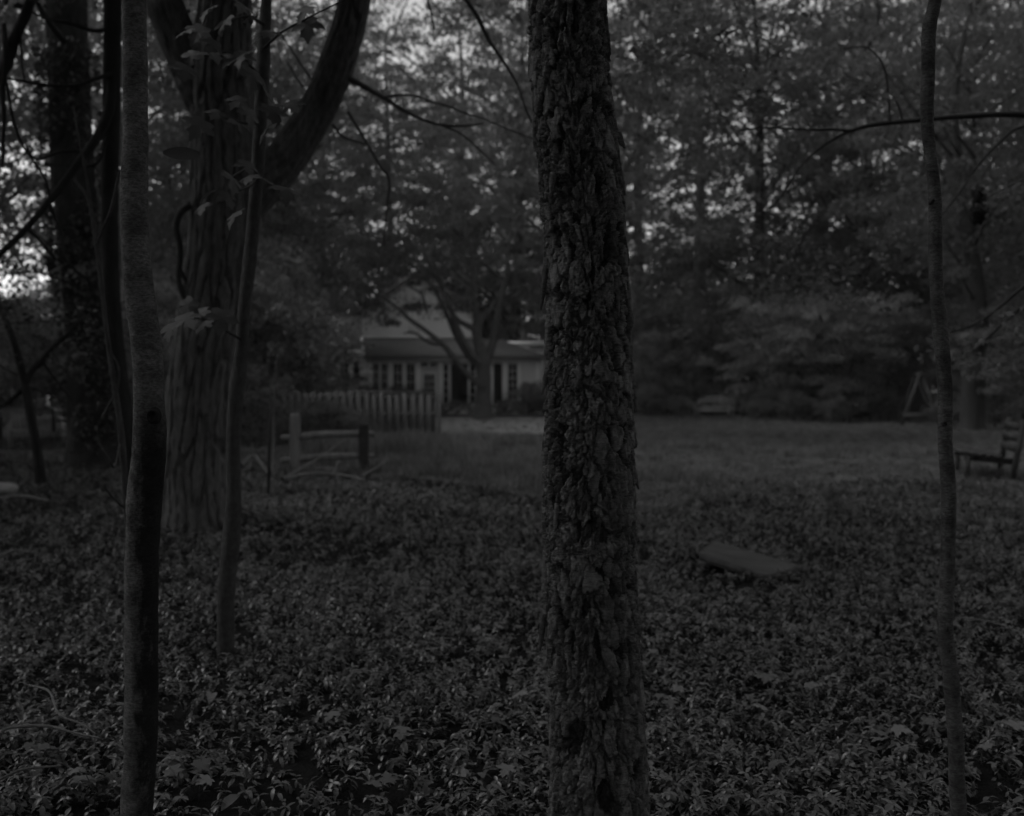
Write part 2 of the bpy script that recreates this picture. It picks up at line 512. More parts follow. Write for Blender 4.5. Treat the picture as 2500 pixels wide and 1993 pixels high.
def window(name, x0, x1, z0, z1, cols, rows, y, parent=None, matf='white', fr=0.05, mun=0.03, pane='glass'):
    mb = MB()
    e = 0.004
    mb.box((x0 - fr, y - 0.03, z1 - e), (x1 + fr, y + 0.03, z1 + fr)); mb.box((x0 - fr, y - 0.05, z0 - fr), (x1 + fr, y + 0.03, z0 + e))
    mb.box((x0 - fr, y - 0.028, z0 + e), (x0 + e, y + 0.03, z1 - e)); mb.box((x1 - e, y - 0.028, z0 + e), (x1 + fr, y + 0.03, z1 - e))
    for c in range(1, cols):
        x = x0 + (x1 - x0) * c / cols; mb.box((x - mun / 2, y + 0.03, z0), (x + mun / 2, y + 0.055, z1))
    for r in range(1, rows):
        z = z0 + (z1 - z0) * r / rows; mb.box((x0, y + 0.033, z - mun / 2), (x1, y + 0.052, z + mun / 2))
    w = hbuild(mb, name, M[matf], parent)
    pw, ph = (x1 - x0) / cols, (z1 - z0) / rows
    pm = MB().box((-pw / 2 + 0.003, -0.004, -ph / 2 + 0.003), (pw / 2 - 0.003, 0.004, ph / 2 - 0.003))
    me = raw_mesh('pane', pm.v, pm.f, M[pane])
    for c in range(cols):
        for r in range(rows):
            link('pane', me, w, Vector((x0 + pw * (c + .5), y + 0.07, z0 + ph * (r + .5))) - HO)
    return w

openings = []   # porch front: px0, px1, py0, py1, cols, rows, kind
for a in [(911, 925, 889, 951, 2, 3, 'w'), (931, 946, 889, 951, 2, 3, 'w'), (961, 981, 889, 955, 2, 3, 'w'), (993, 1012, 889, 955, 2, 3, 'w'),
          (1028, 1044, 885.5, 896, 2, 1, 'w'), (1051, 1067, 885.5, 896, 2, 1, 'w'), (1083, 1094, 889, 984, 1, 5, 'w'), (1148, 1160, 889, 984, 1, 5, 'w'),
          (1205, 1226, 888, 988, 1, 1, 's'), (1241, 1262, 889, 976, 2, 5, 'w'), (1273, 1284, 943, 988, 1, 1, 's'), (1290, 1301, 943, 984, 1, 3, 'w'),
          (1030, 1068, 903, 1007, 1, 1, 'd'), (1101, 1142, 888, 990, 1, 1, 's')]:
    openings.append((hx(a[0]), hx(a[1]), hz(a[3]), hz(a[2])) + a[4:])
mb = MB()
cut_wall(mb, hx(897), hx(1322), 0.05, hz(884), [o[:4] for o in openings], HY, HY + 0.16)
mb.box((hx(1322) - 0.16, HY + 0.162, 0.05), (hx(1322), HY + 2.75, hz(884)))
mb.box((hx(897), HY + 0.162, 0.05), (hx(897) + 0.16, HY + 2.75, hz(884)))
porch_wall = hbuild(mb, 'porch_wall', M['porch'])
mb = MB().box((hx(897) - 0.03, HY - 0.03, 0.0), (hx(1028), HY - 0.002, hz(988)))
mb.box((hx(1070), HY - 0.03, 0.0), (hx(1322) + 0.03, HY - 0.002, hz(991)))
hbuild(mb, 'knee_wall', M['white'])
for o in openings:
    x0, x1, z0, z1, c, r, k = o
    if k == 'w':
        window('window', x0, x1, z0, z1, c, r, HY - 0.01)
    elif k == 's':
        window('screen_panel', x0, x1, z0, z1, 1, 1, HY - 0.01, pane='screen')
    else:
        mb = MB(); gx0, gx1, gz0, gz1 = hx(1036), hx(1061), hz(963), hz(914)
        cut_wall(mb, x0 + 0.01, x1 - 0.01, z0 + 0.01, z1 - 0.01, [(gx0, gx1, gz0, gz1)], HY + 0.02, HY + 0.07)
        d = hbuild(mb, 'door', M['white'])
        window('door_light', gx0, gx1, gz0, gz1, 3, 3, HY + 0.0, d, fr=0.03)
        MB().box((x1 - 0.14, HY - 0.05, 1.02), (x1 - 0.08, HY + 0.018, 1.08)).build('handle', M['iron'], d).data.transform(Matrix.Translation(-HO))
for a, b in [(1070, 1080), (1198, 1204), (1227.5, 1238), (1265, 1271), (1308, 1316), (898, 907), (950, 957), (984, 990), (1014, 1026)]:
    hbuild(MB().box((hx(a), HY - 0.075, 0.02), (hx(b), HY - 0.033, hz(884.5))), 'porch_post', M['white'])
hbuild(MB().box((hx(893), HY - 0.09, hz(884)), (hx(1326), HY + 0.16, hz(877))), 'header', M['porch'])
hbuild(MB().box((hx(890), HY - 0.42, hz(877) + 0.003), (hx(1329), HY + 0.1, hz(868))), 'gutter', M['grey_bark'] if False else M['shingle'])

def roof_courses(mb, p0, p1, q0, q1, n, t=0.02, lift=0.03):
    """sloping roof plane p0-p1 (eave) to q0-q1 (top) laid as n overlapping courses"""
    p0, p1, q0, q1 = map(Vector, (p0, p1, q0, q1))
    nrm = (p1 - p0).cross(q0 - p0).normalized()
    for k in range(n):
        a, b = k / n, (k + 1) / n
        A, B = p0.lerp(q0, a), p1.lerp(q1, a); Cc, D = p0.lerp(q0, b), p1.lerp(q1, b)
        lo = nrm * lift
        mb.add([A, B, D, Cc, A + lo, B + lo, D + nrm * 0.004, Cc + nrm * 0.004],
               [(3, 2, 1, 0), (4, 5, 6, 7), (0, 1, 5, 4), (1, 2, 6, 5), (3, 0, 4, 7)])

GY = HY + 2.8
mb = MB()
zt, zb = hz(826, GY), hz(868)
roof_courses(mb, (hx(892), HY - 0.4, zb), (hx(1328), HY - 0.4, zb), (hx(884, GY), GY, zt), (hx(1212, GY), GY, zt), 14)
porch_roof = hbuild(mb, 'porch_roof', M['shingle'])
mb = MB().bar((hx(891), HY - 0.43, zb + 0.02), (hx(883.5, GY), GY, zt + 0.02), 0.10, 0.2)
hbuild(mb, 'rake_board', M['white'], porch_roof)
mb = MB().box((hx(1205, GY), GY - 0.6, hz(846, GY)), (hx(1330, GY), GY + 3.0, hz(835, GY)))
hbuild(mb, 'flat_roof', M['white'])
mb = MB().box((hx(1206, GY), GY - 0.3, 1.5), (hx(1328, GY), GY + 2.8, hz(846.5, GY)))
hbuild(mb, 'side_wall', M['siding'])

# gable wall: overlapping clapboards cut to the roof slope
gx0, gx1, gxa = hx(884, GY), hx(1160, GY), hx(1021, GY)
ze, za, z0 = hz(757, GY), hz(664, GY), hz(828, GY) - 2.9
mb = MB()
def half(z):
    return (gx0, gx1) if z <= ze else (gx0 + (gxa - gx0) * (z - ze) / (za - ze), gx1 + (gxa - gx1) * (z - ze) / (za - ze))
exp_ = 0.12
z = z0
while z < za - 0.02:
    z2 = min(z + exp_, za - 0.01)
    a0, a1 = half(z); b0, b1 = half(z2)
    mb.add([(a0, GY - 0.03, z), (a1, GY - 0.03, z), (b1, GY - 0.008, z2), (b0, GY - 0.008, z2), (a0, GY, z), (a1, GY, z)], [(0, 1, 2, 3), (5, 4, 0), (5, 0, 1)])
    z = z2
hbuild(mb, 'siding', M['siding'])
mb = MB()
mb.add([(gx0, GY, 0), (gx1, GY, 0), (gx1, GY, ze), (gxa, GY, za), (gx0, GY, ze)], [(0, 1, 2, 3, 4)])
mb.add([(gx0, GY, 0), (gx0, GY, ze), (gx0, GY + 9, ze), (gx0, GY + 9, 0)], [(0, 1, 2, 3)])
mb.add([(gx1, GY, 0), (gx1, GY + 9, 0), (gx1, GY + 9, ze), (gx1, GY, ze)], [(0, 1, 2, 3)])
mb.add([(gx0, GY + 9, 0), (gx1, GY + 9, 0), (gx1, GY + 9, ze), (gxa, GY + 9, za), (gx0, GY + 9, ze)], [(4, 3, 2, 1, 0)])
hbuild(mb, 'wall', M['siding'])
hbuild(MB().box((gx0 - 0.02, GY - 0.06, zt), (gx0 + 0.13, GY - 0.032, ze)), 'corner_board', M['white'])
window('window', hx(1001, GY), hx(1022, GY), hz(812, GY), hz(784, GY), 1, 2, GY - 0.07)
hbuild(MB().box((hx(890, GY), GY - 0.07, zt + 0.0), (gx1, GY - 0.035, zt + 0.12)), 'skirt_board', M['white'])
mb = MB(); sl = (za - ze) / (gxa - gx0); oh = 0.45
for s, xe in ((-1, gx0), (1, gx1)):
    xo = xe + s * oh; zo = ze - oh * sl
    pe, qe = (xo, GY - 0.4, zo + 0.04), (gxa, GY - 0.4, za + 0.04)
    pf, qf = (xo, GY + 9.3, zo + 0.04), (gxa, GY + 9.3, za + 0.04)
    if s < 0: roof_courses(mb, pf, pe, qf, qe, 18)
    else: roof_courses(mb, pe, pf, qe, qf, 18)
roof = hbuild(mb, 'roof', M['shingle'])
for s, xe in ((-1, gx0), (1, gx1)):
    xo = xe + s * oh; zo = ze - oh * sl
    hbuild(MB().bar((xo, GY - 0.42, zo - 0.05), (gxa + s * 0.03, GY - 0.42, za - 0.05), 0.04, 0.16), 'rake_board', M['bench_pale'], roof)

# low wing at the left of the gable
WY = GY + 0.9
wx0, wx1 = hx(770, WY), gx0 - 0.003
mb = MB()
win = [(hx(862, WY), hx(879, WY), hz(945, WY), hz(882, WY)), (hx(830, WY), hx(851, WY), hz(930, WY), hz(885, WY))]
cut_wall(mb, wx0, wx1, 0.05, hz(860, WY), win, WY, WY + 0.15)
hbuild(mb, 'wing_wall', M['siding'])
window('window', *win[0], 1, 2, WY - 0.01)
window('window', *win[1], 2, 3, WY - 0.01)
mb = MB()
roof_courses(mb, (wx0 - 0.3, WY - 0.45, hz(857, WY)), (wx1, WY - 0.45, hz(857, WY)), (wx0 - 0.3, WY + 3.2, hz(766, WY + 3.2)), (wx1, WY + 3.2, hz(766, WY + 3.2)), 16)
wr = hbuild(mb, 'wing_roof', M['shingle'])
hbuild(MB().box((wx0 - 0.3, WY - 0.48, hz(862, WY)), (wx1, WY - 0.452, hz(856, WY))), 'fascia', M['white'], wr)
hbuild(MB().box((hx(878), HY - 0.2, hz(890)), (hx(885), HY - 0.08, hz(866))), 'downpipe', M['white'])

# ------------------------------------------------------------------ fences, posts, seats, frames
# board on board fence in front of the house
FA, FB = gx(690, 27.6), gx(1062, 26.6)
fence = empty('board_fence', FA)
tag(fence, 'weathered board on board fence beside the lawn, half hidden by shrubs', 'fence')
FA, FB = Vector(FA), Vector(FB)
fd = (FB - FA); fl = fd.length; fd.normalize(); fn = Vector((fd.y, -fd.x, 0))
n = 20
boards = []
for k in range(4):
    mb = MB(); w, t = 0.135, 0.018; h = 1.38 + 0.02 * k
    mb.add([(-w / 2, -t / 2, 0.04), (w / 2, -t / 2, 0.04), (w / 2, -t / 2, h - 0.05), (w / 2 - 0.03, -t / 2, h), (-w / 2 + 0.03, -t / 2, h), (-w / 2, -t / 2, h - 0.05),
            (-w / 2, t / 2, 0.04), (w / 2, t / 2, 0.04), (w / 2, t / 2, h - 0.05), (w / 2 - 0.03, t / 2, h), (-w / 2 + 0.03, t / 2, h), (-w / 2, t / 2, h - 0.05)],
           [(0, 1, 2, 3, 4, 5), (11, 10, 9, 8, 7, 6)] + [(a, a + 6, (a + 1) % 6 + 6, (a + 1) % 6) for a in range(6)])
    boards.append(raw_mesh('board', mb.v, mb.f, M['board']))
ang = math.atan2(fd.y, fd.x)
for k in range(2 * n):
    p = fd * (fl * (k + 0.5) / (2 * n)) + fn * (0.045 if k % 2 == 0 else -0.045)
    p.z = float(gz(FA.x + p.x, FA.y + p.y)) - FA.z
    link('board', boards[random.randrange(4)], fence, p, (random.uniform(-.01, .01), random.uniform(-.012, .012), ang))
for z in (0.3, 0.85, 1.31):
    MB().bar((0, 0, z), tuple(fd * fl + Vector((0, 0, z))), 0.06, 0.08).build('rail', M['board'], fence)
for q in (0.0, 0.33, 0.66, 1.0):
    p = fd * (fl * q + (0.09 if q == 1 else 0)) - fn * 0.1
    MB().box((-.05, -.05, -0.2), (.05, .05, 1.42)).build('post', M['board'], fence, p)
MB().bar(tuple(fd * 0.9 + Vector((0, 0, 1.405))) if False else (fd.x * fl * .45, fd.y * fl * .45, 1.44), tuple(fd * fl + Vector((0, 0, 1.44))), 0.12, 0.03).build('cap_rail', M['post'], fence)

# split rail fence
def rough_post(name, h, w, mat, parent, loc, seed):
    def d(th, s, r):
        c = np.maximum(np.abs(np.cos(th)), np.abs(np.sin(th)))
        return r * (0.92 / c - 1) + 0.012 * (fbm(th / 2 / math.pi * 10, s * 6, 10, seed) - 0.5)
    v, f = tube_arrays([(0, 0, -0.2, w / 2), (0.004, 0, h * .5, w / 2), (0, 0.004, h - 0.01, w / 2 * .98), (0, 0.004, h, w / 2 * .6)], 24, 30, d)
    faces = [tuple(q) for q in f] + [tuple(range(len(v) - 24, len(v)))]
    return link(name, raw_mesh(name, v, faces, mat), parent, loc)

P1 = gp(720, 1156); P2 = gx(888, P1[1] + .5)
srf = empty('split_rail_fence', P1)
tag(srf, 'short split rail fence with one pale squared post and two rails', 'fence')
P1, P2 = Vector(P1), Vector(P2)
dd = P2 - P1
rough_post('post', 1.02, 0.17, M['post'], srf, (0, 0, 0), 3)
rough_post('post', 0.86, 0.17, M['bench_dark'], srf, dd, 5)['label'] = 'dark farther post'
for z in (0.24, 0.63):
    pts = [(-0.22, -0.05, z - .02, 0.055), (0, 0, z, 0.06), (dd.x * .5, dd.y * .5, z + .03, .065), (dd.x + .15, dd.y + .15, z + .02, 0.055)]
    v, f = tube_arrays(pts, 8, 20, lambda th, s, r: 0.012 * (fbm(th * 2, s * 4, None, int(z * 10)) - .5))
    link('rail', raw_mesh('rail', v, f, M['board']), srf)

# iron stake
p = gp(655, 1216)
st = MB(); st.box((-0.022, -0.003, -0.2), (0.022, 0.003, 1.34)); st.box((-0.003, 0.0031, -0.2), (0.003, 0.03, 1.34))
for k in range(16): st.box((-0.008, -0.012, 0.2 + k * .07), (0.008, -0.0031, 0.215 + k * .07))
tag(st.build('iron_stake', M['iron'], None, p, (0, R(1.8), R(12))), 'thin black iron stake standing upright near the big forked maple', 'stake')
v, f = tube_arrays([tuple(gp(668, 1212)) + (.012,), tuple(at(668, 1050, 14.0)) + (.012,), tuple(at(674, 900, 14.0)) + (.009,), tuple(at(676, 850, 14.0)) + (.006,)], 6, 14)
tag(link('cane', raw_mesh('cane', v, f, M['dead_wood'], True)), 'thin pale cane standing just behind the iron stake', 'cane')

# pale arched bench on the far lawn
bp = gx(1748, 46)
bench = empty('garden_bench', bp, R(-32))
tag(bench, 'pale wooden garden bench with arched slatted back on the far lawn', 'bench')
L, H, D = 1.65, 0.92, 0.6
def bb(name, mb): return mb.build(name, M['bench_pale'], bench)
for sx in (-1, 1):
    bb('leg', MB().box((sx * L / 2 - .035, -D, 0), (sx * L / 2 + .035, -D + .07, .64)))
    bb('leg', MB().box((sx * L / 2 - .035, -.07, 0), (sx * L / 2 + .035, 0, .8)))
    bb('armrest', MB().box((sx * L / 2 - .05, -D - .04, .641), (sx * L / 2 + .05, -.071, .68)))
for k in range(5):
    y = -D + 0.03 + k * .115
    bb('seat_slat', MB().box((-L / 2 + .036, y, .41), (L / 2 - .036, y + .09, .435)))
bb('seat_rail', MB().box((-L / 2 + .036, -D + .01, .33), (L / 2 - .036, -D + .05, .409)))
arch = MB()
for k in range(12):
    a, b = -1 + k / 6, -1 + (k + 1) / 6
    za_, zb_ = .80 + .16 * (1 - a * a), .80 + .16 * (1 - b * b)
    xa, xb = a * (L / 2 + .034), b * (L / 2 + .034)
    arch.add([(xa, -.06, za_), (xb, -.06, zb_), (xb, -.06, zb_ + .07), (xa, -.06, za_ + .07), (xa, -.01, za_), (xb, -.01, zb_), (xb, -.01, zb_ + .07), (xa, -.01, za_ + .07)],
             [(0, 1, 2, 3), (7, 6, 5, 4), (3, 2, 6, 7), (4, 5, 1, 0)])
bb('arched_top_rail', arch)
bb('back_rail', MB().box((-L / 2 + .036, -.055, .5), (L / 2 - .036, -.015, .56)))
for k in range(13):
    x = -L / 2 + .13 + k * (L - .26) / 12
    bb('back_slat', MB().box((x - .025, -.045, .561), (x + .025, -.025, .80 + .16 * (1 - (x / L * 2) ** 2))))

# dark bench at the right edge
bp = gp(2366, 1170)
b2 = empty('park_bench', bp, R(72))
tag(b2, 'dark wooden garden bench on the lawn edge, cut by the picture edge', 'bench')
def bd(name, mb): return mb.build(name, M['bench_dark'], b2)
L, D = 1.25, 0.62
for x in (-0.1, L):
    bd('leg', MB().box((x - .045, 0, 0), (x + .045, .07, .40)))
    bd('leg', MB().bar((x, -D + .0, 0), (x, -D - .16, .98), .08, .09, (1, 0, 0)))
    bd('side_rail', MB().bar((x + .062, .08, .36), (x + .062, -D - .02, .30), .03, .1))
for k in range(5):
    y = .08 - k * .125
    bd('seat_slat', MB().bar((-.15, y, .43 - k * .012), (L + .05, y, .43 - k * .012), .11, .035))
for k in range(3):
    z = .52 + k * .17
    bd('back_slat', MB().bar((-.1, -D - .02 - (z - .4) * .17, z), (L, -D - .02 - (z - .4) * .17, z), .035, .12))

# timber A frame of a swing
sp_ = gx(2248, 38)
sw = empty('swing_frame', sp_, R(-18))
tag(sw, 'grey timber A shaped swing frame under the trees at the lawn edge', 'swing frame')
for y in (0, 2.4):
    for s in (-1, 1):
        MB().bar((s * .72, y, -.1), (s * .06, y, 1.95), .12, .1, (0, 1, 0)).build('leg', M['swing'], sw)
    MB().bar((-.62, y - .09, .4), (.62, y - .09, .4), .12, .05, (0, 1, 0)).build('brace', M['swing'], sw)
MB().bar((0, -.3, 2.0), (0, 2.7, 2.0), .12, .12).build('top_beam', M['swing'], sw)

# heavy grey timber slab lying in the groundcover
tl = [at(1706, 1349, 7.8), at(1744, 1321, 8.45), at(1968, 1384, 7.75), at(1870, 1406, 7.35)]
c0 = sum(tl) / 4
slab = empty('timber_block', (c0[0], c0[1], 0))
tag(slab, 'thick weathered timber slab lying tilted in the leafy groundcover', 'timber')
O = np.array([c0[0], c0[1], 0])
q = [Vector(p - O) for p in tl]
nU, nV = 24, 10
vs, fs = [], []
for i in range(nU + 1):
    for j in range(nV + 1):
        a, b = i / nU, j / nV
        near = q[0].lerp(q[3], a); far = q[1].lerp(q[2], a)
        p = near.lerp(far, b)
        p.z += 0.004 * (float(fbm(np.array([a * 3.]), np.array([b * 14.]), None, 4)[0]) - .5) * 2
        vs.append(p)
base = len(vs)
for i in range(nU + 1):
    for j in range(nV + 1):
        p = vs[i * (nV + 1) + j].copy(); p.z -= 0.06; vs.append(p)
W = nV + 1
for i in range(nU):
    for j in range(nV):
        k = i * W + j
        fs.append((k, k + W, k + W + 1, k + 1)); fs.append((base + k, base + k + 1, base + k + W + 1, base + k + W))
for i in range(nU):
    fs.append((i * W, base + i * W, base + (i + 1) * W, (i + 1) * W)); k = i * W + nV; fs.append((k, k + W, base + k + W, base + k))
for j in range(nV):
    fs.append((j, j + 1, base + j + 1, base + j)); k = nU * W + j; fs.append((k, base + k, base + k + 1, k + 1))
link('slab', raw_mesh('slab', np.array([tuple(v) for v in vs]), fs, M['timber']), slab)
p = q[0].lerp(q[1], .45).lerp(q[3], .1)
zt_ = p.z - .1
MB().box((p.x - .1, p.y - .1, float(gz(c0[0] + p.x, c0[1] + p.y)) - .03), (p.x + .07, p.y + .12, zt_)).build('bearer', M['timber'], slab)

# things half seen at the far left
def stone(name, px, py, r, seed, label):
    p = gp(px, py)
    n, k = 20, 12
    th = np.linspace(0, 2 * math.pi, n, endpoint=False); ph = np.linspace(0.02, math.pi - .02, k)
    TH, PH = np.meshgrid(th, ph)
    rr = r * (0.8 + 0.4 * fbm(TH / 2 / math.pi * 4, PH * 1.5, 4, seed))
    v = np.stack([rr * np.sin(PH) * np.cos(TH) * 1.3, rr * np.sin(PH) * np.sin(TH), rr * np.cos(PH) * .6], -1).reshape(-1, 3)
    i, j = np.meshgrid(np.arange(k - 1), np.arange(n), indexing='ij'); j2 = (j + 1) % n
    f = np.stack([i * n + j, (i + 1) * n + j, (i + 1) * n + j2, i * n + j2], -1).reshape(-1, 4)
    tag(link(name, raw_mesh(name, v, f, M['stone'], True), None, p + np.array([0, 0, r * .35])), label, 'stone')
stone('stone', 4, 1207, 0.17, 2, 'pale rounded stone in dark undergrowth at the picture edge')

ch = empty('garden_chair', gx(52, 26), R(20))
tag(ch, 'pale garden chair standing behind the leafy bank beside a forked sapling', 'chair')
for x in (-.27, .27):
    MB().box((x - .025, -.25, 0), (x + .025, -.2, .62)).build('leg', M['chair'], ch)
    MB().box((x - .025, .2, 0), (x + .025, .25, .95)).build('leg', M['chair'], ch)
    MB().box((x - .03, -.28, .621), (x + .03, .199, .65)).build('armrest', M['chair'], ch)
MB().box((-.29, -.26, .4), (.29, .19, .43)).build('seat', M['chair'], ch)
for k in range(5): MB().box((-.22 + k * .1, .21, .44), (-.16 + k * .1, .235, .92)).build('back_slat', M['chair'], ch)
MB().box((-.244, .205, .9), (.244, .24, .97)).build('top_rail', M['chair'], ch)

sh = empty('shed', gx(150, 62))
tag(sh, 'small pale shed far off between the dark trunks', 'shed')
MB().box((-.9, 0, 0), (.9, 2.4, 1.5)).build('wall', M['siding'], sh)
rm = MB(); rm.add([(-1.1, -.2, 1.44), (0, -.2, 2.1), (1.1, -.2, 1.44), (-1.1, 2.6, 1.44), (0, 2.6, 2.1), (1.1, 2.6, 1.44), (0, -.2, 2.02), (0, 2.6, 2.02)], [(0, 1, 4, 3), (1, 2, 5, 4), (0, 6, 1), (6, 2, 1), (3, 4, 7), (7, 4, 5), (0, 3, 7, 6), (6, 7, 5, 2)])
rm.build('roof', M['shingle'], sh)
MB().box((-.3, -.03, .02), (.35, -.004, 1.38)).build('door', M['white'], sh)
gm = MB(); gm.add([(-.9, .002, 1.5), (.9, .002, 1.5), (0, .002, 2.0)], [(0, 1, 2)]); gm.build('gable', M['siding'], sh)

# ------------------------------------------------------------------ leaves, crowns, branches
def leaf_cloud(P, size, r, up=0.9, fold=0.25, seed=0, tone=None, slim=0.62):
    """one bent four-cornered leaf per point, mostly facing up, none alike"""
    g = np.random.default_rng(seed)
    n = len(P)
    N = g.normal(size=(n, 3)) * r + np.array([0, 0, up]); N /= np.linalg.norm(N, axis=1)[:, None]
    A = g.normal(size=(n, 3)); A[:, 2] -= 0.5
    A -= N * (A * N).sum(1)[:, None]; A /= np.linalg.norm(A, axis=1)[:, None]
    B = np.cross(N, A)
    L = (size * g.uniform(0.6, 1.3, n))[:, None]
    w = L * slim / 2
    v = np.stack([P - A * L * 0.5, P + B * w + N * L * fold * 0.3, P + A * L * 0.5 - N * L * fold * 0.4, P - B * w + N * L * fold * 0.3], 1)
    f = np.arange(4 * n).reshape(n, 4)
    if tone is None: tone = g.uniform(0, 1, n)
    return v.reshape(-1, 3), f, np.repeat(tone, 4)

def clump_points(C, rad, flat, per, g):
    """points in soft flattened clumps round the centres C"""
    n = len(C)
    d = g.normal(size=(n, per, 3))
    d /= np.linalg.norm(d, axis=2)[..., None]
    rr = g.uniform(0.1, 1, (n, per, 1)) ** 0.6
    rad = np.broadcast_to(np.asarray(rad, float), (n,))[:, None, None]
    P = C[:, None, :] + d * rr * rad * np.array([1, 1, flat])
    P[..., 2] -= 0.25 * (np.hypot(d[..., 0], d[..., 1]) * rr[..., 0] * rad[..., 0]) ** 2 / rad[..., 0]
    return P.reshape(-1, 3)

def limb(p, q, r0, r1, g, sag=0.1, nth=6):
    p, q = np.asarray(p, float), np.asarray(q, float)
    L = np.linalg.norm(q - p)
    pts = []
    for t in (0, .3, .65, 1):
        c = p + (q - p) * t + g.normal(size=3) * L * 0.035 * (0 < t < 1)
        c[2] += L * sag * math.sin(math.pi * t)
        pts.append((*c, r0 + (r1 - r0) * t))
    return tube_arrays(pts, nth, 9)

def tree_variant(seed, H, base, rx, rz, nclump, per, leaf, mat_leaf, mat_bark, r0=0.3, flat=0.4, crad=(0.7, 1.5)):
    """mesh pair (trunk with limbs, crown) of one kind of tree, foot at the origin"""
    g = np.random.default_rng(seed)
    zc = base + rz
    d = g.normal(size=(nclump, 3)); d /= np.linalg.norm(d, axis=1)[:, None]
    rr = g.uniform(0.15, 1, nclump)[:, None] ** 0.5
    C = d * rr * np.array([rx, rx, rz]) * g.uniform(0.8, 1.12, (nclump, 1)) + np.array([0, 0, zc])
    C[:, 2] = np.maximum(C[:, 2], base * 0.6 + 0.3)
    crad_ = g.uniform(crad[0], crad[1], nclump)
    P = clump_points(C, crad_, flat, per, g)
    tone = np.clip(np.repeat(g.uniform(0.1, 0.9, nclump), per) + g.normal(size=len(P)) * 0.2, 0, 1)
    v, f, t = leaf_cloud(P, leaf, 0.8, 0.8, seed=seed + 1, tone=tone)
    crown = raw_mesh('crown', v, f, mat_leaf, tone=t)
    top = zc + rz * 0.6
    parts = []
    tp = [(0, 0, -0.2, r0 * 1.45), (0, 0, 0.25, r0 * 1.12), (0.05, 0.03, base * .5 + .5, r0), (g.normal() * .15, g.normal() * .15, base + .5, r0 * .8),
          (g.normal() * .3, g.normal() * .3, zc, r0 * .45), (g.normal() * .4, g.normal() * .4, top, r0 * .1)]
    parts.append(tube_arrays(tp, 16, 40, lambda th, s, r: r * 0.16 * (fbm(th / 2 / math.pi * 9, s * .8, 9, seed) - .5)))
    for k in g.permutation(nclump)[:min(nclump, 26)]:
        z0_ = min(max(base * 0.7, C[k, 2] - 0.75 * np.hypot(C[k, 0], C[k, 1])), top - 0.3)
        parts.append(limb((0, 0, z0_), C[k], r0 * 0.22, 0.012, g, 0.05, 5))
    v, f = join(parts)
    trunk = raw_mesh('trunk', v, f, mat_bark, True)
    return trunk, crown

ORD = 'first second third fourth fifth sixth seventh eighth ninth tenth eleventh twelfth thirteenth fourteenth fifteenth sixteenth seventeenth'.split()
def ordinals(rows, key):
    """ordinal word of each row when sorted by key"""
    order = sorted(range(len(rows)), key=lambda i: key(rows[i]))
    out = [None] * len(rows)
    for r, i in enumerate(order): out[i] = ORD[r]
    return out

def plant_tree(name, tr, loc, rz, s, label, cat='tree', group=None, sz=None):
    o = empty(name, loc, rz)
    o.scale = (s, s, sz or s)
    tag(o, label, cat, group)
    if tr[0]: link('trunk', tr[0], o)
    link('crown', tr[1], o)
    return o

def px_path(rows):
    """rows (px, py, depth, radius in px) -> x y z radius in metres"""
    out = []
    for px, py, Y, r in rows:
        p = at(px, py, Y); out.append((p[0], p[1], p[2], r / FPX * Y))
    return out

def rel(rows, O):
    return [(a - O[0], b - O[1], c - O[2], r) for a, b, c, r in rows]

def maple_leaf_mesh(name, mat, curl, bend):
    half_ = [(0, 0), (0.2, -0.06), (0.42, -0.02), (0.34, 0.10), (0.40, 0.2), (0.52, 0.24), (0.62, 0.42), (0.46, 0.42), (0.40, 0.50), (0.22, 0.44), (0.24, 0.62), (0.30, 0.70), (0.14, 0.76), (0, 1.0)]
    pts = half_ + [(-x, y) for x, y in half_[-2:0:-1]]
    v = [(0, 0.32)] + pts
    v3 = [(x, y, -curl * x * x - bend * (y - .3) ** 2 + 0.05 * abs(x)) for x, y in v]
    n = len(pts)
    f = [(0, 1 + i, 1 + (i + 1) % n) for i in range(n)]
    # stalk
    b = len(v3)
    v3 += [(-.012, 0, 0), (.012, 0, 0), (.008, -.45, .05), (-.008, -.45, .05)]
    f.append((b + 3, b + 2, b + 1, b))
    return raw_mesh(name, v3, f, mat)

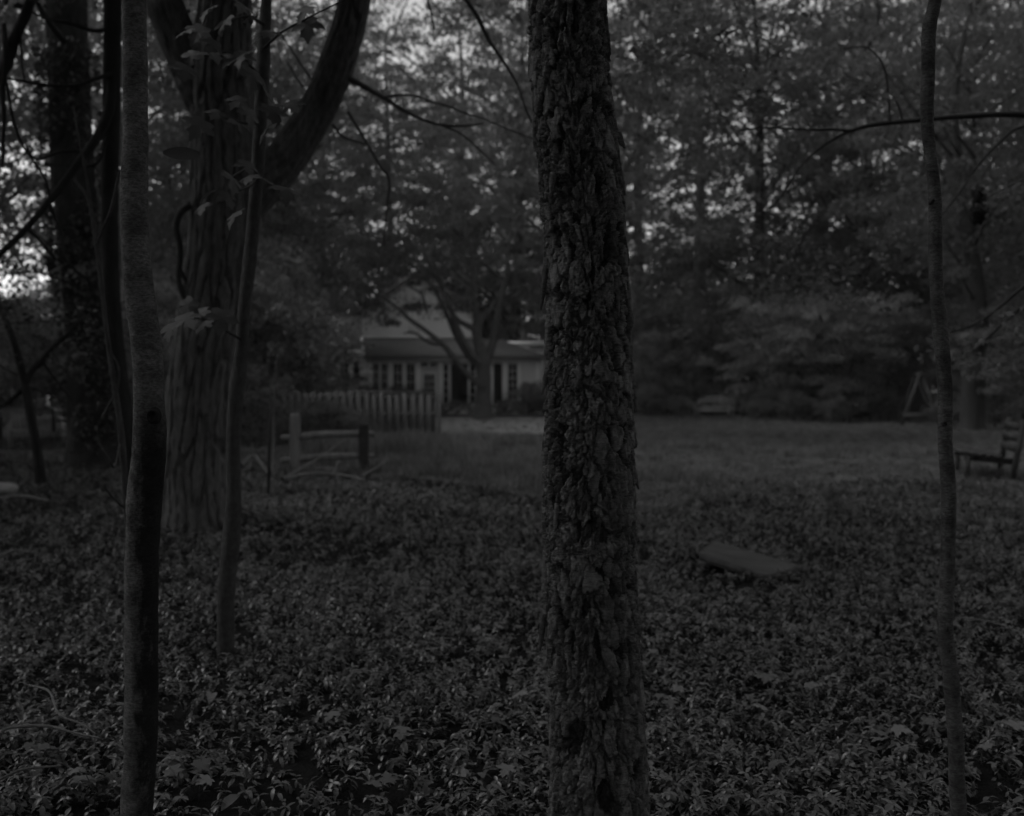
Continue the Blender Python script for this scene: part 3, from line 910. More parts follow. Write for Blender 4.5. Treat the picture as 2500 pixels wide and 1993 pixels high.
# ------------------------------------------------------------------ the black cherry in front
cherry = empty('cherry_tree', (at(1470, 950, 2.65)[0], 2.65, 0))
tag(cherry, 'thick dark trunk with flaking scaly bark standing in the middle foreground', 'tree')
CO = np.array(cherry.location)
rows = [(1474, 2420, 172), (1472, 2260, 150), (1467, 2090, 131), (1465, 1993, 125), (1460, 1800, 119), (1450, 1600, 116), (1440, 1400, 117), (1438, 1200, 116), (1438, 1000, 110),
        (1438, 800, 104), (1430, 600, 102), (1419, 450, 103), (1403, 300, 100), (1391, 150, 98), (1386, 0, 94), (1376, -160, 92)]
pts = rel(px_path([(a, b, 2.65, c) for a, b, c in rows]), CO)
NU = 38
TONE = []
def cherry_bark(th, s, r):
    u = th / (2 * math.pi) * NU; v = s / 0.042
    wu = 1.8 * (fbm(u * .5, v * .3, NU // 2, 3) - .5) + 0.9 * (fbm(u * 1.5, v * 1.5, int(NU * 1.5), 9) - .5) + .4 * (fbm(u * 4, v * 5, NU * 4, 19, 2) - .5)
    wv = 1.8 * (fbm(u * .5, v * .3, NU // 2, 17) - .5) + 0.9 * (fbm(u * 1.5, v * 1.5, int(NU * 1.5), 31) - .5) + .4 * (fbm(u * 4, v * 5, NU * 4, 23, 2) - .5)
    f1, f2, idn, ox, oy = cells(u + wu, v + wv, NU, 1.0, 1.0)
    e = f2 - f1 + 0.10 * (fbm(u * 6, v * 6, NU * 6, 51, 2) - .5)
    pl = sstep(0.05, 0.16, e)
    h2 = hash1(idn * 99, idn * 7, idn)
    lift = np.clip(-oy * 1.3 + ox * (idn - .5) * 3, -0.7, 1.2)
    bare = (h2 < 0.17)                                   # plates that have dropped off: rough dark under-bark
    d = pl * (0.0105 + 0.003 * idn + 0.0045 * lift * h2) * np.where(bare, .3, 1)
    tone = np.where(bare, .05, .3 + .7 * idn)
    # larger connected plates over the small scales, longer than wide
    f1b, f2b, idb, oxb, oyb = cells((u + wu * .8) * 0.5 + 4.3, (v + wv * .9) * 0.5 + 2.7, NU // 2, 5.0, 1.0)
    eb = f2b - f1b + 0.4 * (fbm(u * 1.5, v * 1.5, int(NU * 1.5), 77) - .5)
    big_ = sstep(0.02, 0.10, f2b - f1b)
    pb = sstep(0.15, 0.2, eb) * (idb > 0.66)
    db = pb * (0.0155 + 0.005 * np.clip(-oyb * 1.3 + oxb * (idb - .84) * 6, -.6, .9))
    tone = np.where((db > d) & (pb > .3), .5 + .5 * hash1(idb * 55, idb * 3, idb), tone)
    d = np.maximum(d, db) - 0.011 * (1 - big_)
    # hair cracks and grain
    f1c, f2c, idc, oxc, oyc = cells(u * 2.2 + wu * 2, v * 1.6 + wv * 1.6, int(NU * 2.2 + .5), 9.0, 1.0)
    crack = sstep(0.02, 0.14, f2c - f1c)
    rough = np.where(bare & (pb < .3), 1.8, .8)
    d = d - 0.008 * (1 - crack) * (vnoise(u * .4, v * .3, None, 5) > .35) + rough * (0.0025 * (idc - .5) + 0.0035 * (fbm(u * 5, v * 4, NU * 5, 41, 3) - .5))
    tone = np.clip(tone * (.6 + .8 * idc), 0, 1)
    TONE.append(tone.reshape(-1))
    return d - 0.014
vA, fA = tube_arrays(pts, 340, 1010, cherry_bark)
vB, fB = tube_arrays([pts[-2], pts[-1], (-.35, .1, 5, .08), (-.5, .2, 8, .06), (-.4, .3, 11, .02)], 16, 40)
gch = np.random.default_rng(4)
CC = np.array([(-.4 + 3.2 * math.cos(a) * q, .4 + 3.2 * math.sin(a) * q, z) for a, q, z in zip(gch.uniform(0, 6.28, 60), gch.uniform(.2, 1, 60) ** .5, gch.uniform(6.0, 12, 60))])
lm = [limb((-.42, .15, max(4.6, c[2] - 2.2)), c, .035, .008, gch, .05, 5) for c in CC[:24]]
v, f = join([(vA, fA), (vB, fB)] + lm)
link('trunk', raw_mesh('trunk', v, f, M['cherry'], False, tone=np.concatenate([TONE[0], np.full(len(v) - len(vA), .4)])), cherry)
P = clump_points(CC, gch.uniform(.6, 1.2, 60), .4, 130, gch)
v, f, t = leaf_cloud(P, .09, .5, .9, seed=8)
link('crown', raw_mesh('crown', v, f, M['leaf'], tone=t), cherry)

def flake(px, py, tipx, tipy, w, lift, front=0.12):
    """a stiff jagged scale of bark hinged at (px, py), its tip standing off at (tipx, tipy)"""
    a = at(px, py, 2.65 - front); b = at(tipx, tipy, 2.65 - front - lift * .6)
    n = 6; vs = []
    side = np.cross(b - a, np.array([0, 1, 0.])); side /= np.linalg.norm(side)
    for i in range(n + 1):
        t = i / n
        c = a + (b - a) * t
        for q in (-.5, -.1, .5):
            ww = w / FPX * 2.65 * (1.05 - .85 * t ** 1.6) * random.uniform(.75, 1.15)
            vs.append(c + side * ww * q + np.array([0, .003 * abs(q) * 2 + random.uniform(-.001, .001), 0]))
    m = len(vs)
    vs = vs + [p + np.array([0, 0.004, 0]) for p in vs]
    fs = []
    for i in range(n):
        for k in range(2):
            j = i * 3 + k
            fs.append((j, j + 1, j + 4, j + 3)); fs.append((m + j, m + j + 3, m + j + 4, m + j + 1))
        fs.append((i * 3, i * 3 + 3, m + i * 3 + 3, m + i * 3)); fs.append((i * 3 + 2, m + i * 3 + 2, m + i * 3 + 5, i * 3 + 5))
    fs.append((0, m, m + 1, m + 2, 2, 1)); e = n * 3; fs.append((e, e + 1, e + 2, m + e + 2, m + e + 1, m + e))
    link('bark_flake', raw_mesh('bark_flake', np.array(vs) - CO, fs, M['cherry'], tone=np.full(len(vs), random.uniform(.5, .9))), cherry)
for q in [(1337, 640, 1321, 757, 18, .0, 0.02), (1505, 325, 1526, 362, 20, .015, .03), (1328, 1500, 1318, 1590, 20, .005, .02), (1338, 905, 1322, 965, 16, .005, .03),
          (1545, 1150, 1560, 1195, 16, .0, .02), (1545, 940, 1554, 1000, 14, .0, .02), (1352, 420, 1344, 480, 18, .01, .085), (1510, 1300, 1520, 1360, 18, .01, .085), (1505, 700, 1512, 770, 16, .008, .08), (1362, 1230, 1354, 1300, 18, .01, .09)]:
    flake(*q)

# ------------------------------------------------------------------ thin trees in front
def knot(parent, px, py, Y, r, mat):
    """a healed branch scar: raised ring round a hollow"""
    c = at(px, py, Y); n, k = 18, 6
    vs, fs = [], []
    prof = [(1.5, .016), (1.2, .002), (.95, -.006), (.7, -.004), (.4, .006), (.05, .01)]
    for q, d in prof:
        for i in range(n):
            a = 2 * math.pi * i / n
            vs.append((c[0] + r * q * math.cos(a), c[1] + d, c[2] + 1.25 * r * q * math.sin(a)))
    for j in range(k - 1):
        for i in range(n):
            fs.append((j * n + i, (j + 1) * n + i, (j + 1) * n + (i + 1) % n, j * n + (i + 1) % n))
    O = np.array(parent.location)
    return link('knot', raw_mesh('knot', np.array(vs) - O, fs, mat, True), parent)

def stem_tree(name, Y, rows, mat, label, nth=40, nz=400, amp=0.004, seed=1, top=None, crown=None, cat='tree', freq=(9, 9)):
    """thin trunk through picture points (px, py, half width), carried on above the picture to a small crown"""
    b = rows[0]
    p0 = at(b[0], b[1], Y)
    o = empty(name, (p0[0], Y, 0))
    tag(o, label, cat)
    O = np.array(o.location)
    pts = rel(px_path([(a, b_, Y, c) for a, b_, c in rows]), O)
    def d(th, s, r):
        u = th / (2 * math.pi) * freq[0]; v_ = s * freq[1]
        return amp * (fbm(u, v_, freq[0], seed, 5) - .5) * 2 + amp * .8 * (fbm(u * .4 + 3, s * 60, None, seed + 3, 2) - .5)
    parts = [tube_arrays(pts, nth, nz, d)]
    e = pts[-1]
    if top:
        g = np.random.default_rng(seed)
        tp = [pts[-2], e, (e[0] + top[0] * .4, e[1] + top[1] * .4, e[2] + (top[2] - e[2]) * .5, e[3] * .75), (top[0] + e[0], top[1] + e[1], top[2], e[3] * .3)]
        parts.append(tube_arrays(tp, 12, 30))
        C = np.array([(e[0] + top[0], e[1] + top[1], top[2])]) + g.normal(size=(22, 3)) * np.array([1.0, 1.0, 1.0]) * crown
        parts += [limb(tp[-2][:3] if i % 2 else tp[-1][:3], C[i], .012, .004, g, .04, 5) for i in range(12)]
        P = clump_points(C, .6, .4, 90, g)
        v, f, t = leaf_cloud(P, .1, .5, .9, seed=seed)
        link('crown', raw_mesh('crown', v, f, M['leaf'], tone=t), o)
    v, f = join(parts)
    link('trunk', raw_mesh('trunk', v, f, mat, True), o)
    return o

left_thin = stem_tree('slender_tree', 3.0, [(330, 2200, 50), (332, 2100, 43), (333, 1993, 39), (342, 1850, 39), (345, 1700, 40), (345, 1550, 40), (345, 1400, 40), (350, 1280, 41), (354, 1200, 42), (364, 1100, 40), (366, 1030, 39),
    (363, 980, 37), (358, 850, 36), (344, 740, 35), (334, 650, 34), (329, 560, 33), (329, 430, 32), (330, 300, 30), (330, 150, 29), (328, 0, 28.5), (326, -150, 28)], M['young_dark_patch'],
    'slender smooth trunk with a black knot, its lower half darker on one side', 64, 700, .0034, 3, (-.5, .3, 6.5), .9)
knot(left_thin, 372, 1016, 3.0 - .049, .015, M['dark_bark'])
right_thin = stem_tree('slender_tree', 3.0, [(2345, 2180, 24), (2344, 2080, 21), (2341, 1993, 19.5), (2336, 1900, 18.8), (2332, 1787, 19), (2320, 1643, 18.6), (2309, 1540, 18), (2312, 1400, 17.5), (2316, 1215, 18), (2308, 1076, 17.5), (2307, 936, 17),
    (2294, 791, 17), (2284, 651, 16.5), (2283, 512, 15.5), (2277, 419, 14.5), (2264, 300, 15), (2265, 186, 16), (2268, 70, 17), (2283, 0, 15), (2296, -130, 14)], M['young'],
    'thinnest pale upright trunk standing alone near the timber slab', 48, 600, .0024, 7, (.4, .4, 5.8), .8)

for a, b, r_ in [(2311, 1538, .0045), (2316, 1590, .0035), (2306, 1035, .0055), (2277, 492, .0045), (2336, 1800, .004)]:
    knot(right_thin, a, b, 3.0 - .0215, r_, M['twig'])
# maple sapling with large leaves
sap = stem_tree('maple_sapling', 5.2, [(552, 1690, 24), (552, 1640, 22), (551, 1500, 21), (556, 1400, 21), (566, 1300, 21), (571, 1200, 18), (569, 1100, 17), (574, 1000, 18), (580, 940, 19), (590, 850, 15), (597, 750, 15), (608, 650, 16), (618, 550, 16),
    (628, 420, 16), (635, 300, 16), (641, 180, 17), (645, 100, 15), (650, 0, 13), (655, -120, 12)], M['sapling'], 'maple sapling with large hanging leaves beside the big forked maple', 40, 360, .003, 12, (.3, .2, 5.5), .7)
SO = np.array(sap.location)
tw = []
for path in [[(640, 190, 4), (600, 150, 3), (560, 128, 2.5), (500, 136, 2)], [(642, 120, 4), (690, 78, 3), (750, 45, 2.5), (840, 0, 2)], [(636, 300, 4), (590, 300, 3), (540, 285, 2)], [(628, 420, 4), (600, 415, 3), (560, 436, 2)],
             [(645, 60, 4), (600, 40, 3), (550, 55, 2)], [(640, 200, 3), (665, 250, 2.5), (700, 262, 2)], [(592, 830, 4), (545, 805, 3), (500, 780, 2.5), (450, 775, 2)], [(626, 440, 3), (600, 460, 2.5), (540, 475, 2)], [(628, 430, 3), (690, 465, 2)]]:
    Y0 = 5.18
    link('twig', raw_mesh('twig', *tube_arrays(rel(px_path([(a, b, Y0 - .12 * i, c) for i, (a, b, c) in enumerate(path)]), SO), 6, 12), M['twig'], True), sap)
LM = [maple_leaf_mesh('leaf', M['leaf_maple'], c, b) for c, b in ((.5, .3), (.2, .5), (.8, .2), (.35, .8))]
leaf_px = [(467, 84), (496, 78), (525, 113), (473, 137), (452, 171), (510, 140), (574, 140), (603, 140), (563, 52), (545, 64), (627, 46), (615, 180), (589, 250), (499, 308), (537, 285), (574, 305), (609, 279), (662, 270), (708, 262),
           (679, 311), (749, 58), (755, 30), (603, 407), (563, 436), (615, 442), (525, 477), (551, 480), (699, 468), (497, 512), (582, 528), (470, 745), (482, 766), (446, 782), (418, 802), (505, 796), (545, 770), (528, 790), (590, 20), (640, 90), (520, 30)]
for i, (a, b) in enumerate(leaf_px):
    p = at(a, b, 4.85 + .12 * math.sin(i * 2.3)) - SO
    o = link('leaf', LM[i % 4], sap, p + np.array([0, 0, .03]), (R(random.uniform(-75, -25)), R(random.uniform(-30, 30)), R(random.uniform(110, 250))), random.uniform(.10, .15))
p = at(440, 375, 2.95) - np.array(left_thin.location)
lf = MB()
for i in range(9):
    t = i / 8; w = .016 * math.sin(math.pi * min(t * .95 + .04, 1)) ** .8
    lf.v += [(t * .11, -.01, -w - .012 * t), (t * .11, 0, .004 * math.sin(t * 3)), (t * .11, -.008, w + .002)]
for i in range(8):
    for k in range(2): lf.f.append((i * 3 + k, i * 3 + 3 + k, i * 3 + 4 + k, i * 3 + 1 + k))
lo = link('leaf', raw_mesh('leaf', lf.v, lf.f, M['leaf_maple']), left_thin, p + np.array([-.05, 0, 0]))
lo['label'] = 'single long pointed leaf'

# ------------------------------------------------------------------ the big forked maple
BY = 10.7
big = empty('maple_tree', gx(490, BY))
tag(big, 'massive old maple forking into three heavy limbs, furrowed pale bark', 'tree')
BO = np.array(big.location)
def furrow(k, amp, seed):
    def d(th, s, r):
        u = th / (2 * math.pi) * k; v_ = s * 1.3
        wu = 1.4 * (fbm(u * .5, v_ * .9, max(k // 2, 1), seed) - .5) + .5 * (fbm(u * 2, v_ * 4, k * 2, seed + 9) - .5)
        f1, f2, idn, ox, oy = cells(u + wu, v_ * .8, k, seed)
        rl = np.minimum(r / .25, 1)
        return rl * (amp * (sstep(.03, .2, f2 - f1) - .6) * (.6 + .8 * idn) + amp * .35 * (fbm(u * 3, v_ * 5, k * 3, seed + 4) - .5))
    return d
def big_limb(rows, nth, nz, k, amp, seed):
    return tube_arrays(rel(px_path(rows), BO), nth, nz, furrow(k, amp, seed))
parts = [big_limb([(488, 1360, BY, 118), (488, 1300, BY, 105), (485, 1240, BY, 88), (481, 1150, BY, 80), (486, 1000, BY, 78), (503, 850, BY, 74), (527, 700, BY, 73), (542, 600, BY, 76), (552, 500, BY, 82), (546, 400, BY, 78), (545, 300, BY, 74), (543, 200, BY, 70), (545, 80, BY, 62), (555, -80, BY, 52), (560, -400, BY + .3, 35), (580, -800, BY + .4, 15)], 170, 520, 24, .05, 5),
         big_limb([(560, 560, BY, 40), (610, 480, BY, 52), (665, 425, BY, 48), (715, 365, BY, 45), (765, 285, BY, 43), (805, 205, BY - .1, 42), (835, 120, BY - .2, 40), (855, 50, BY - .3, 38), (870, -30, BY - .4, 37), (900, -250, BY - .6, 30), (960, -600, BY - .8, 12)], 80, 300, 16, .036, 8),
         big_limb([(535, 330, BY, 38), (490, 225, BY, 46), (455, 140, BY, 44), (425, 70, BY, 43), (398, 0, BY, 42), (360, -120, BY + .2, 36), (300, -400, BY + .4, 18)], 80, 220, 16, .036, 11)]
v, f = join(parts)
link('trunk', raw_mesh('trunk', v, f, M['maple'], True), big)
g = np.random.default_rng(3)
for path in [[(858, 195, 8), (930, 235, 6), (985, 270, 5), (1030, 292, 4), (1075, 305, 3.5), (1130, 308, 3), (1180, 302, 2)], [(935, 238, 3.5), (980, 232, 3), (1020, 236, 2.5), (1048, 246, 1.5)],
             [(1080, 306, 3), (1130, 330, 2.5), (1180, 375, 2), (1208, 402, 1.5)], [(812, 305, 4), (840, 335, 3), (890, 352, 2)], [(850, 275, 4), (890, 340, 3.5), (925, 400, 3), (950, 440, 3), (945, 500, 2), (937, 600, 1.5)],
             [(1040, 246, 2.5), (1090, 258, 2.5), (1130, 275, 2), (1180, 290, 2), (1240, 316, 2), (1310, 342, 1.5)], [(1120, -30, 6), (1165, 40, 6), (1195, 100, 5), (1226, 146, 4), (1262, 205, 3), (1292, 285, 2.5), (1330, 330, 2)],
             [(1040, -20, 3), (1052, 30, 2.5), (1060, 70, 2)], [(465, 500, 10), (440, 520, 9), (430, 560, 8), (440, 610, 7), (436, 680, 7), (450, 730, 7), (462, 745, 6)], [(440, 660, 6), (458, 695, 5)],
             [(690, 90, 2), (730, 150, 2.5), (765, 200, 3)], [(700, 150, 2), (730, 200, 2.5), (755, 230, 3)]]:
    Y0 = BY - .25
    link('branch', raw_mesh('branch', *tube_arrays(rel(px_path([(a, b, Y0 + (0.0 if a < 700 else -.004 * (a - 860)), c) for a, b, c in path]), BO), 7, 26, lambda th, s, r: r * .3 * (fbm(th * 1.2, s * 9, None, 6) - .5)), M['twig'], True), big)
CC = np.array([at(a, b, Y) - BO for a, b, Y in zip(g.uniform(-100, 1200, 150), g.uniform(-1350, -190, 150), g.uniform(6.5, 15.5, 150))])
lm = [limb((at(560, -300, BY) - BO) if i % 3 == 0 else (at(930, -420, BY - .7) - BO) if i % 3 == 1 else (at(310, -360, BY + .4) - BO), CC[i], .05, .008, g, .05, 5) for i in range(40)]
v, f = join(lm)
link('limb', raw_mesh('limb', v, f, M['maple'], True), big)
P = clump_points(CC, g.uniform(.5, 1.1, 150), .4, 110, g)
v, f, t = leaf_cloud(P, .12, .5, .9, seed=18, slim=.85)
link('crown', raw_mesh('crown', v, f, M['leaf'], tone=t), big)

# ------------------------------------------------------------------ trees at the left
def free_tree(name, base, label, mat, trunk_rows, branch_rows, nth=20, leafy=None, leaf=.1, leaf_mat_='leaf', furrows=None, seed=1, cat='tree', per=70, crad=(.3, .7)):
    """tree given by picture paths (px, py, depth, half width): one trunk, separate branches, leaf clumps"""
    o = empty(name, base)
    tag(o, label, cat)
    O = np.array(o.location)
    link('trunk', raw_mesh('trunk', *tube_arrays(rel(px_path(trunk_rows), O), nth, 160, furrows), mat, True), o)
    for k, b in enumerate(branch_rows):
        link('branch', raw_mesh('branch', *tube_arrays(rel(px_path(b), O), 7, 30, lambda th, s, r: r * .3 * (fbm(th * 1.2, s * 5, None, k) - .5)), mat, True), o)
    if leafy is not None:
        g = np.random.default_rng(seed)
        C = np.array([at(*q) for q in leafy]) - O
        P = clump_points(C, g.uniform(*crad, len(C)), .4, per, g)
        v, f, t = leaf_cloud(P, leaf, .5, .9, seed=seed)
        link('crown', raw_mesh('crown', v, f, M[leaf_mat_], tone=t), o)
    return o

def box_pts(g, n, px, py, Y):
    return list(zip(g.uniform(*px, n), g.uniform(*py, n), g.uniform(*Y, n)))

g = np.random.default_rng(21)
IY = 17.0
ivy = free_tree('ivy_tree', gx(232, IY), 'broad black trunk wrapped in ivy behind the slender smooth trunk', M['dark_bark'],
    [(245, 1190, IY, 95), (238, 1130, IY, 76), (228, 1050, IY, 58), (222, 900, IY, 53), (212, 750, IY, 50), (195, 600, IY, 48), (180, 450, IY, 47), (170, 250, IY, 46), (165, 100, IY, 45), (162, -60, IY, 44), (165, -500, IY, 34), (180, -900, IY, 14)],
    [[(170, 690, IY - .4, 4), (120, 672, IY - 1, 3), (60, 664, IY - 1.5, 2.5), (-30, 678, IY - 2, 2)], [(180, 785, IY - .3, 3), (120, 785, IY - .8, 2.5), (-20, 793, IY - 1.5, 2)], [(165, 640, IY - .4, 4), (110, 590, IY - 1, 3), (70, 555, IY - 1.4, 2)],
     [(175, 120, IY - .2, 9), (110, 40, IY - .6, 7), (60, -60, IY - 1, 6)], [(165, 60, IY, 9), (220, -40, IY + .3, 7)]],
    40, box_pts(g, 46, (-80, 420), (-700, -40), (IY - 3, IY + 3)), .11, 'leaf_dark', furrow(14, .05, 4), 22, crad=(.6, 1.2), per=120)
th = g.uniform(0, 2 * math.pi, 5200); zz = g.uniform(0.2, 7.2, 5200) ** 1.0
ivx = np.interp(zz, [0, 1, 2.5, 4, 6, 7.5], [.05, -.02, -.12, -.3, -.42, -.45]) + (.42 + g.uniform(0, .13, 5200)) * np.cos(th)
ivyP = np.stack([ivx, (.40 + g.uniform(0, .13, 5200)) * np.sin(th), zz], -1)
keep = fbm(th * 1.1, zz * .8, None, 5) > .42
v, f, t = leaf_cloud(ivyP[keep], .09, 1.0, .2, seed=6, slim=.9)
link('ivy', raw_mesh('ivy', v, f, M['leaf_dark'], tone=t), ivy)

free_tree('leaning_tree', gx(335, 9.0), 'dark slim tree hidden behind the slender smooth trunk with a long drooping bough', M['dark_bark'],
    [(340, 1390, 9, 26), (334, 1330, 9, 22), (318, 1120, 9, 19), (300, 980, 9, 19), (284, 850, 9, 19), (272, 700, 9, 19), (268, 500, 9, 20), (272, 250, 9, 20), (275, 0, 9, 20), (280, -300, 9, 15), (300, -600, 9, 6)],
    [[(275, 150, 9, 14), (268, 260, 8.9, 13), (240, 330, 8.8, 12), (190, 400, 8.7, 10), (130, 480, 8.6, 9), (60, 562, 8.5, 8), (-20, 640, 8.4, 7)],
     [(285, 178, 9, 7), (235, 192, 8.8, 5), (190, 208, 8.7, 4), (110, 208, 8.6, 4), (20, 192, 8.5, 3)], [(280, 70, 9, 6), (230, 76, 8.9, 5), (180, 60, 8.8, 4), (110, 45, 8.7, 3), (60, 20, 8.6, 2.5)],
     [(210, 370, 8.8, 4), (150, 370, 8.7, 3.5), (90, 390, 8.6, 3), (60, 350, 8.6, 2)], [(120, 500, 8.7, 4), (145, 560, 8.7, 4), (155, 620, 8.6, 3.5), (180, 655, 8.6, 3), (235, 700, 8.6, 2)], [(262, 340, 8.9, 4), (235, 400, 8.8, 3), (170, 405, 8.8, 2.5), (110, 400, 8.7, 2)],
     [(66, 560, 8.5, 4), (100, 590, 8.5, 3), (135, 632, 8.5, 3)]],
    20, box_pts(g, 26, (-60, 330), (-500, -30), (8, 10.5)), .09, 'leaf_dark', furrow(10, .02, 2), 31)

free_tree('vine_stem', gx(320, 5.6), 'thin bent stem climbing at the foot of the slender smooth trunk', M['sapling'],
    [(330, 1600, 5.6, 8), (322, 1400, 5.6, 8), (314, 1290, 5.6, 9), (303, 1150, 5.6, 8), (296, 1060, 5.6, 8), (282, 960, 5.6, 7), (264, 840, 5.6, 6), (250, 720, 5.6, 5), (238, 620, 5.6, 5), (228, 540, 5.6, 5), (212, 480, 5.6, 4), (182, 440, 5.6, 3)],
    [[(236, 600, 5.6, 4), (250, 560, 5.55, 4), (272, 510, 5.5, 4), (286, 450, 5.5, 4), (292, 420, 5.5, 3)], [(228, 545, 5.6, 3), (218, 470, 5.6, 3), (205, 400, 5.55, 3), (190, 320, 5.5, 3), (180, 260, 5.5, 2)],
     [(296, 1075, 5.6, 3), (280, 1140, 5.5, 3), (262, 1110, 5.4, 2.5), (240, 1080, 5.4, 2)], [(305, 1240, 5.6, 4), (280, 1220, 5.5, 3), (255, 1190, 5.4, 2.5)], [(250, 1020, 5.6, 3), (285, 950, 5.6, 3), (290, 900, 5.6, 3), (270, 860, 5.6, 3)]], 10, cat='stem')

free_tree('forked_sapling', gx(92, 13.0), 'dark forked sapling leaning over the leafy bank beside the ivy trunk', M['dark_bark'],
    [(100, 1180, 13, 14), (92, 1110, 13, 12), (80, 1040, 13, 11), (68, 970, 13, 11), (58, 930, 13, 10), (45, 870, 13, 9), (25, 810, 13, 8), (0, 750, 13, 7), (-60, 620, 13, 5)],
    [[(60, 945, 13, 8), (80, 905, 13, 8), (105, 880, 13, 8), (140, 838, 13, 7), (180, 800, 13, 5), (215, 740, 13, 3)], [(58, 945, 13, 7), (40, 965, 13, 6), (15, 985, 13, 5), (-30, 1005, 13, 4)], [(105, 885, 13, 3), (130, 920, 13, 3), (165, 965, 13, 2.5), (180, 990, 13, 2)],
     [(42, 915, 13, 2.5), (20, 905, 13, 2), (-20, 880, 13, 2)], [(70, 945, 13, 2), (110, 960, 13, 2), (160, 985, 13, 1.5)]],
    14, box_pts(g, 30, (-120, 240), (620, 900), (12, 14)), .07, 'leaf_dark', None, 33, crad=(.25, .5), per=40)

free_tree('edge_tree', gx(-160, 8.6), 'dark tree just past the picture edge, its bough crossing the top corner', M['dark_bark'],
    [(-170, 1420, 8.6, 40), (-165, 1330, 8.6, 32), (-160, 1000, 8.6, 28), (-160, 600, 8.6, 27), (-170, 100, 8.6, 25), (-170, -500, 8.6, 15)],
    [[(-158, 420, 8.6, 18), (-70, 260, 8.6, 16), (5, 180, 8.6, 14), (35, 100, 8.6, 13), (60, 40, 8.6, 13), (85, -40, 8.6, 11), (130, -260, 8.7, 6)], [(3, 185, 8.6, 7), (10, 280, 8.5, 5), (8, 350, 8.5, 4), (6, 410, 8.5, 3)], [(10, 60, 8.6, 6), (14, 130, 8.5, 6), (8, 210, 8.5, 5)],
     [(14, 190, 8.6, 4), (30, 280, 8.5, 4), (48, 340, 8.5, 3.5), (75, 385, 8.5, 3), (112, 440, 8.5, 3), (125, 500, 8.5, 2.5), (150, 570, 8.5, 2.5), (160, 620, 8.5, 2)], [(50, 90, 8.6, 3), (54, 160, 8.5, 2.5), (60, 195, 8.5, 2)]],
    20, box_pts(g, 30, (-400, 200), (-600, -60), (7.5, 10)), .1, 'leaf_dark', furrow(10, .02, 3), 35)

# ------------------------------------------------------------------ bough reaching in from the right
RY = 8.0
free_tree('beech_tree', gx(2760, RY), 'tree just past the picture edge sending a long bare bough behind the thinnest trunk', M['twig'],
    [(2790, 1480, RY, 70), (2780, 1380, RY, 58), (2770, 1000, RY, 50), (2760, 500, RY, 47), (2755, 0, RY, 42), (2760, -500, RY, 30)],
    [[(2758, 380, RY, 14), (2640, 312, RY, 11), (2500, 281, RY, 8), (2370, 283, RY, 7), (2280, 290, RY, 6.5), (2200, 298, RY, 6), (2130, 305, RY, 5.5), (2075, 320, RY, 5)],
     [(2075, 320, RY, 4), (2040, 317, RY, 3.5), (1950, 316, RY, 2.8), (1870, 312, RY, 2.2), (1800, 320, RY, 1.5)], [(2075, 320, RY, 4), (2020, 350, RY, 3), (1960, 400, RY, 2.5), (1920, 460, RY, 2.2), (1885, 510, RY, 1.5)],
     [(2172, 300, RY, 4), (2170, 240, RY, 3), (2160, 170, RY, 2.6), (2140, 135, RY, 2.4), (2110, 115, RY, 2), (2060, 120, RY, 1.2)], [(2205, 298, RY, 4), (2195, 262, RY, 2.5), (2185, 245, RY, 1.5)],
     [(2640, 320, RY, 5), (2500, 310, RY, 3.5), (2440, 350, RY, 3), (2385, 408, RY, 3), (2345, 468, RY, 2.5), (2300, 525, RY, 1.5)], [(2765, 620, RY, 9), (2600, 640, RY, 7), (2500, 700, RY, 5), (2440, 750, RY, 4), (2380, 792, RY, 3.5), (2320, 812, RY, 2)],
     [(2600, 660, RY, 5), (2500, 745, RY, 5), (2450, 790, RY, 4), (2390, 845, RY, 3), (2350, 880, RY, 2)], [(1890, 310, RY, 1.5), (1905, 296, RY, 1.5), (1885, 290, RY, 1)]],
    20, box_pts(g, 16, (1780, 2230), (560, 740), (RY - 1.5, RY)) + box_pts(g, 10, (2320, 2560), (760, 900), (RY - 1, RY + .5)) + box_pts(g, 12, (1540, 1720), (0, 160), (RY - 1, RY)) + box_pts(g, 14, (1750, 2150), (40, 260), (RY - 1, RY)) + box_pts(g, 40, (1700, 3000), (-700, -120), (RY - 2, RY + 2)), .065, 'leaf', furrow(12, .012, 3), 41, per=26, crad=(.18, .42))
cl = at(2386, 505, RY - .3)
P = clump_points(np.array([(0, 0, .10), (.01, 0, .0), (0, .01, -.09)]), [.05, .075, .05], 1.2, 60, g)
v, f, t = leaf_cloud(P, .06, 1.0, 0, seed=3)
nest = empty('leaf_clump', cl)
tag(nest, 'dark clump of dead leaves caught on a thin twig behind the thinnest trunk', 'leaf clump')
link('dead_leaves', raw_mesh('dead_leaves', v, f, M['leaf_dark'], tone=t), nest)
link('twig', raw_mesh('twig', *tube_arrays([(-.05, 0, .12, .004), (0, 0, .02, .004), (.1, .02, .08, .004), (.5, .1, .28, .006)], 6, 12), M['twig'], True), nest)

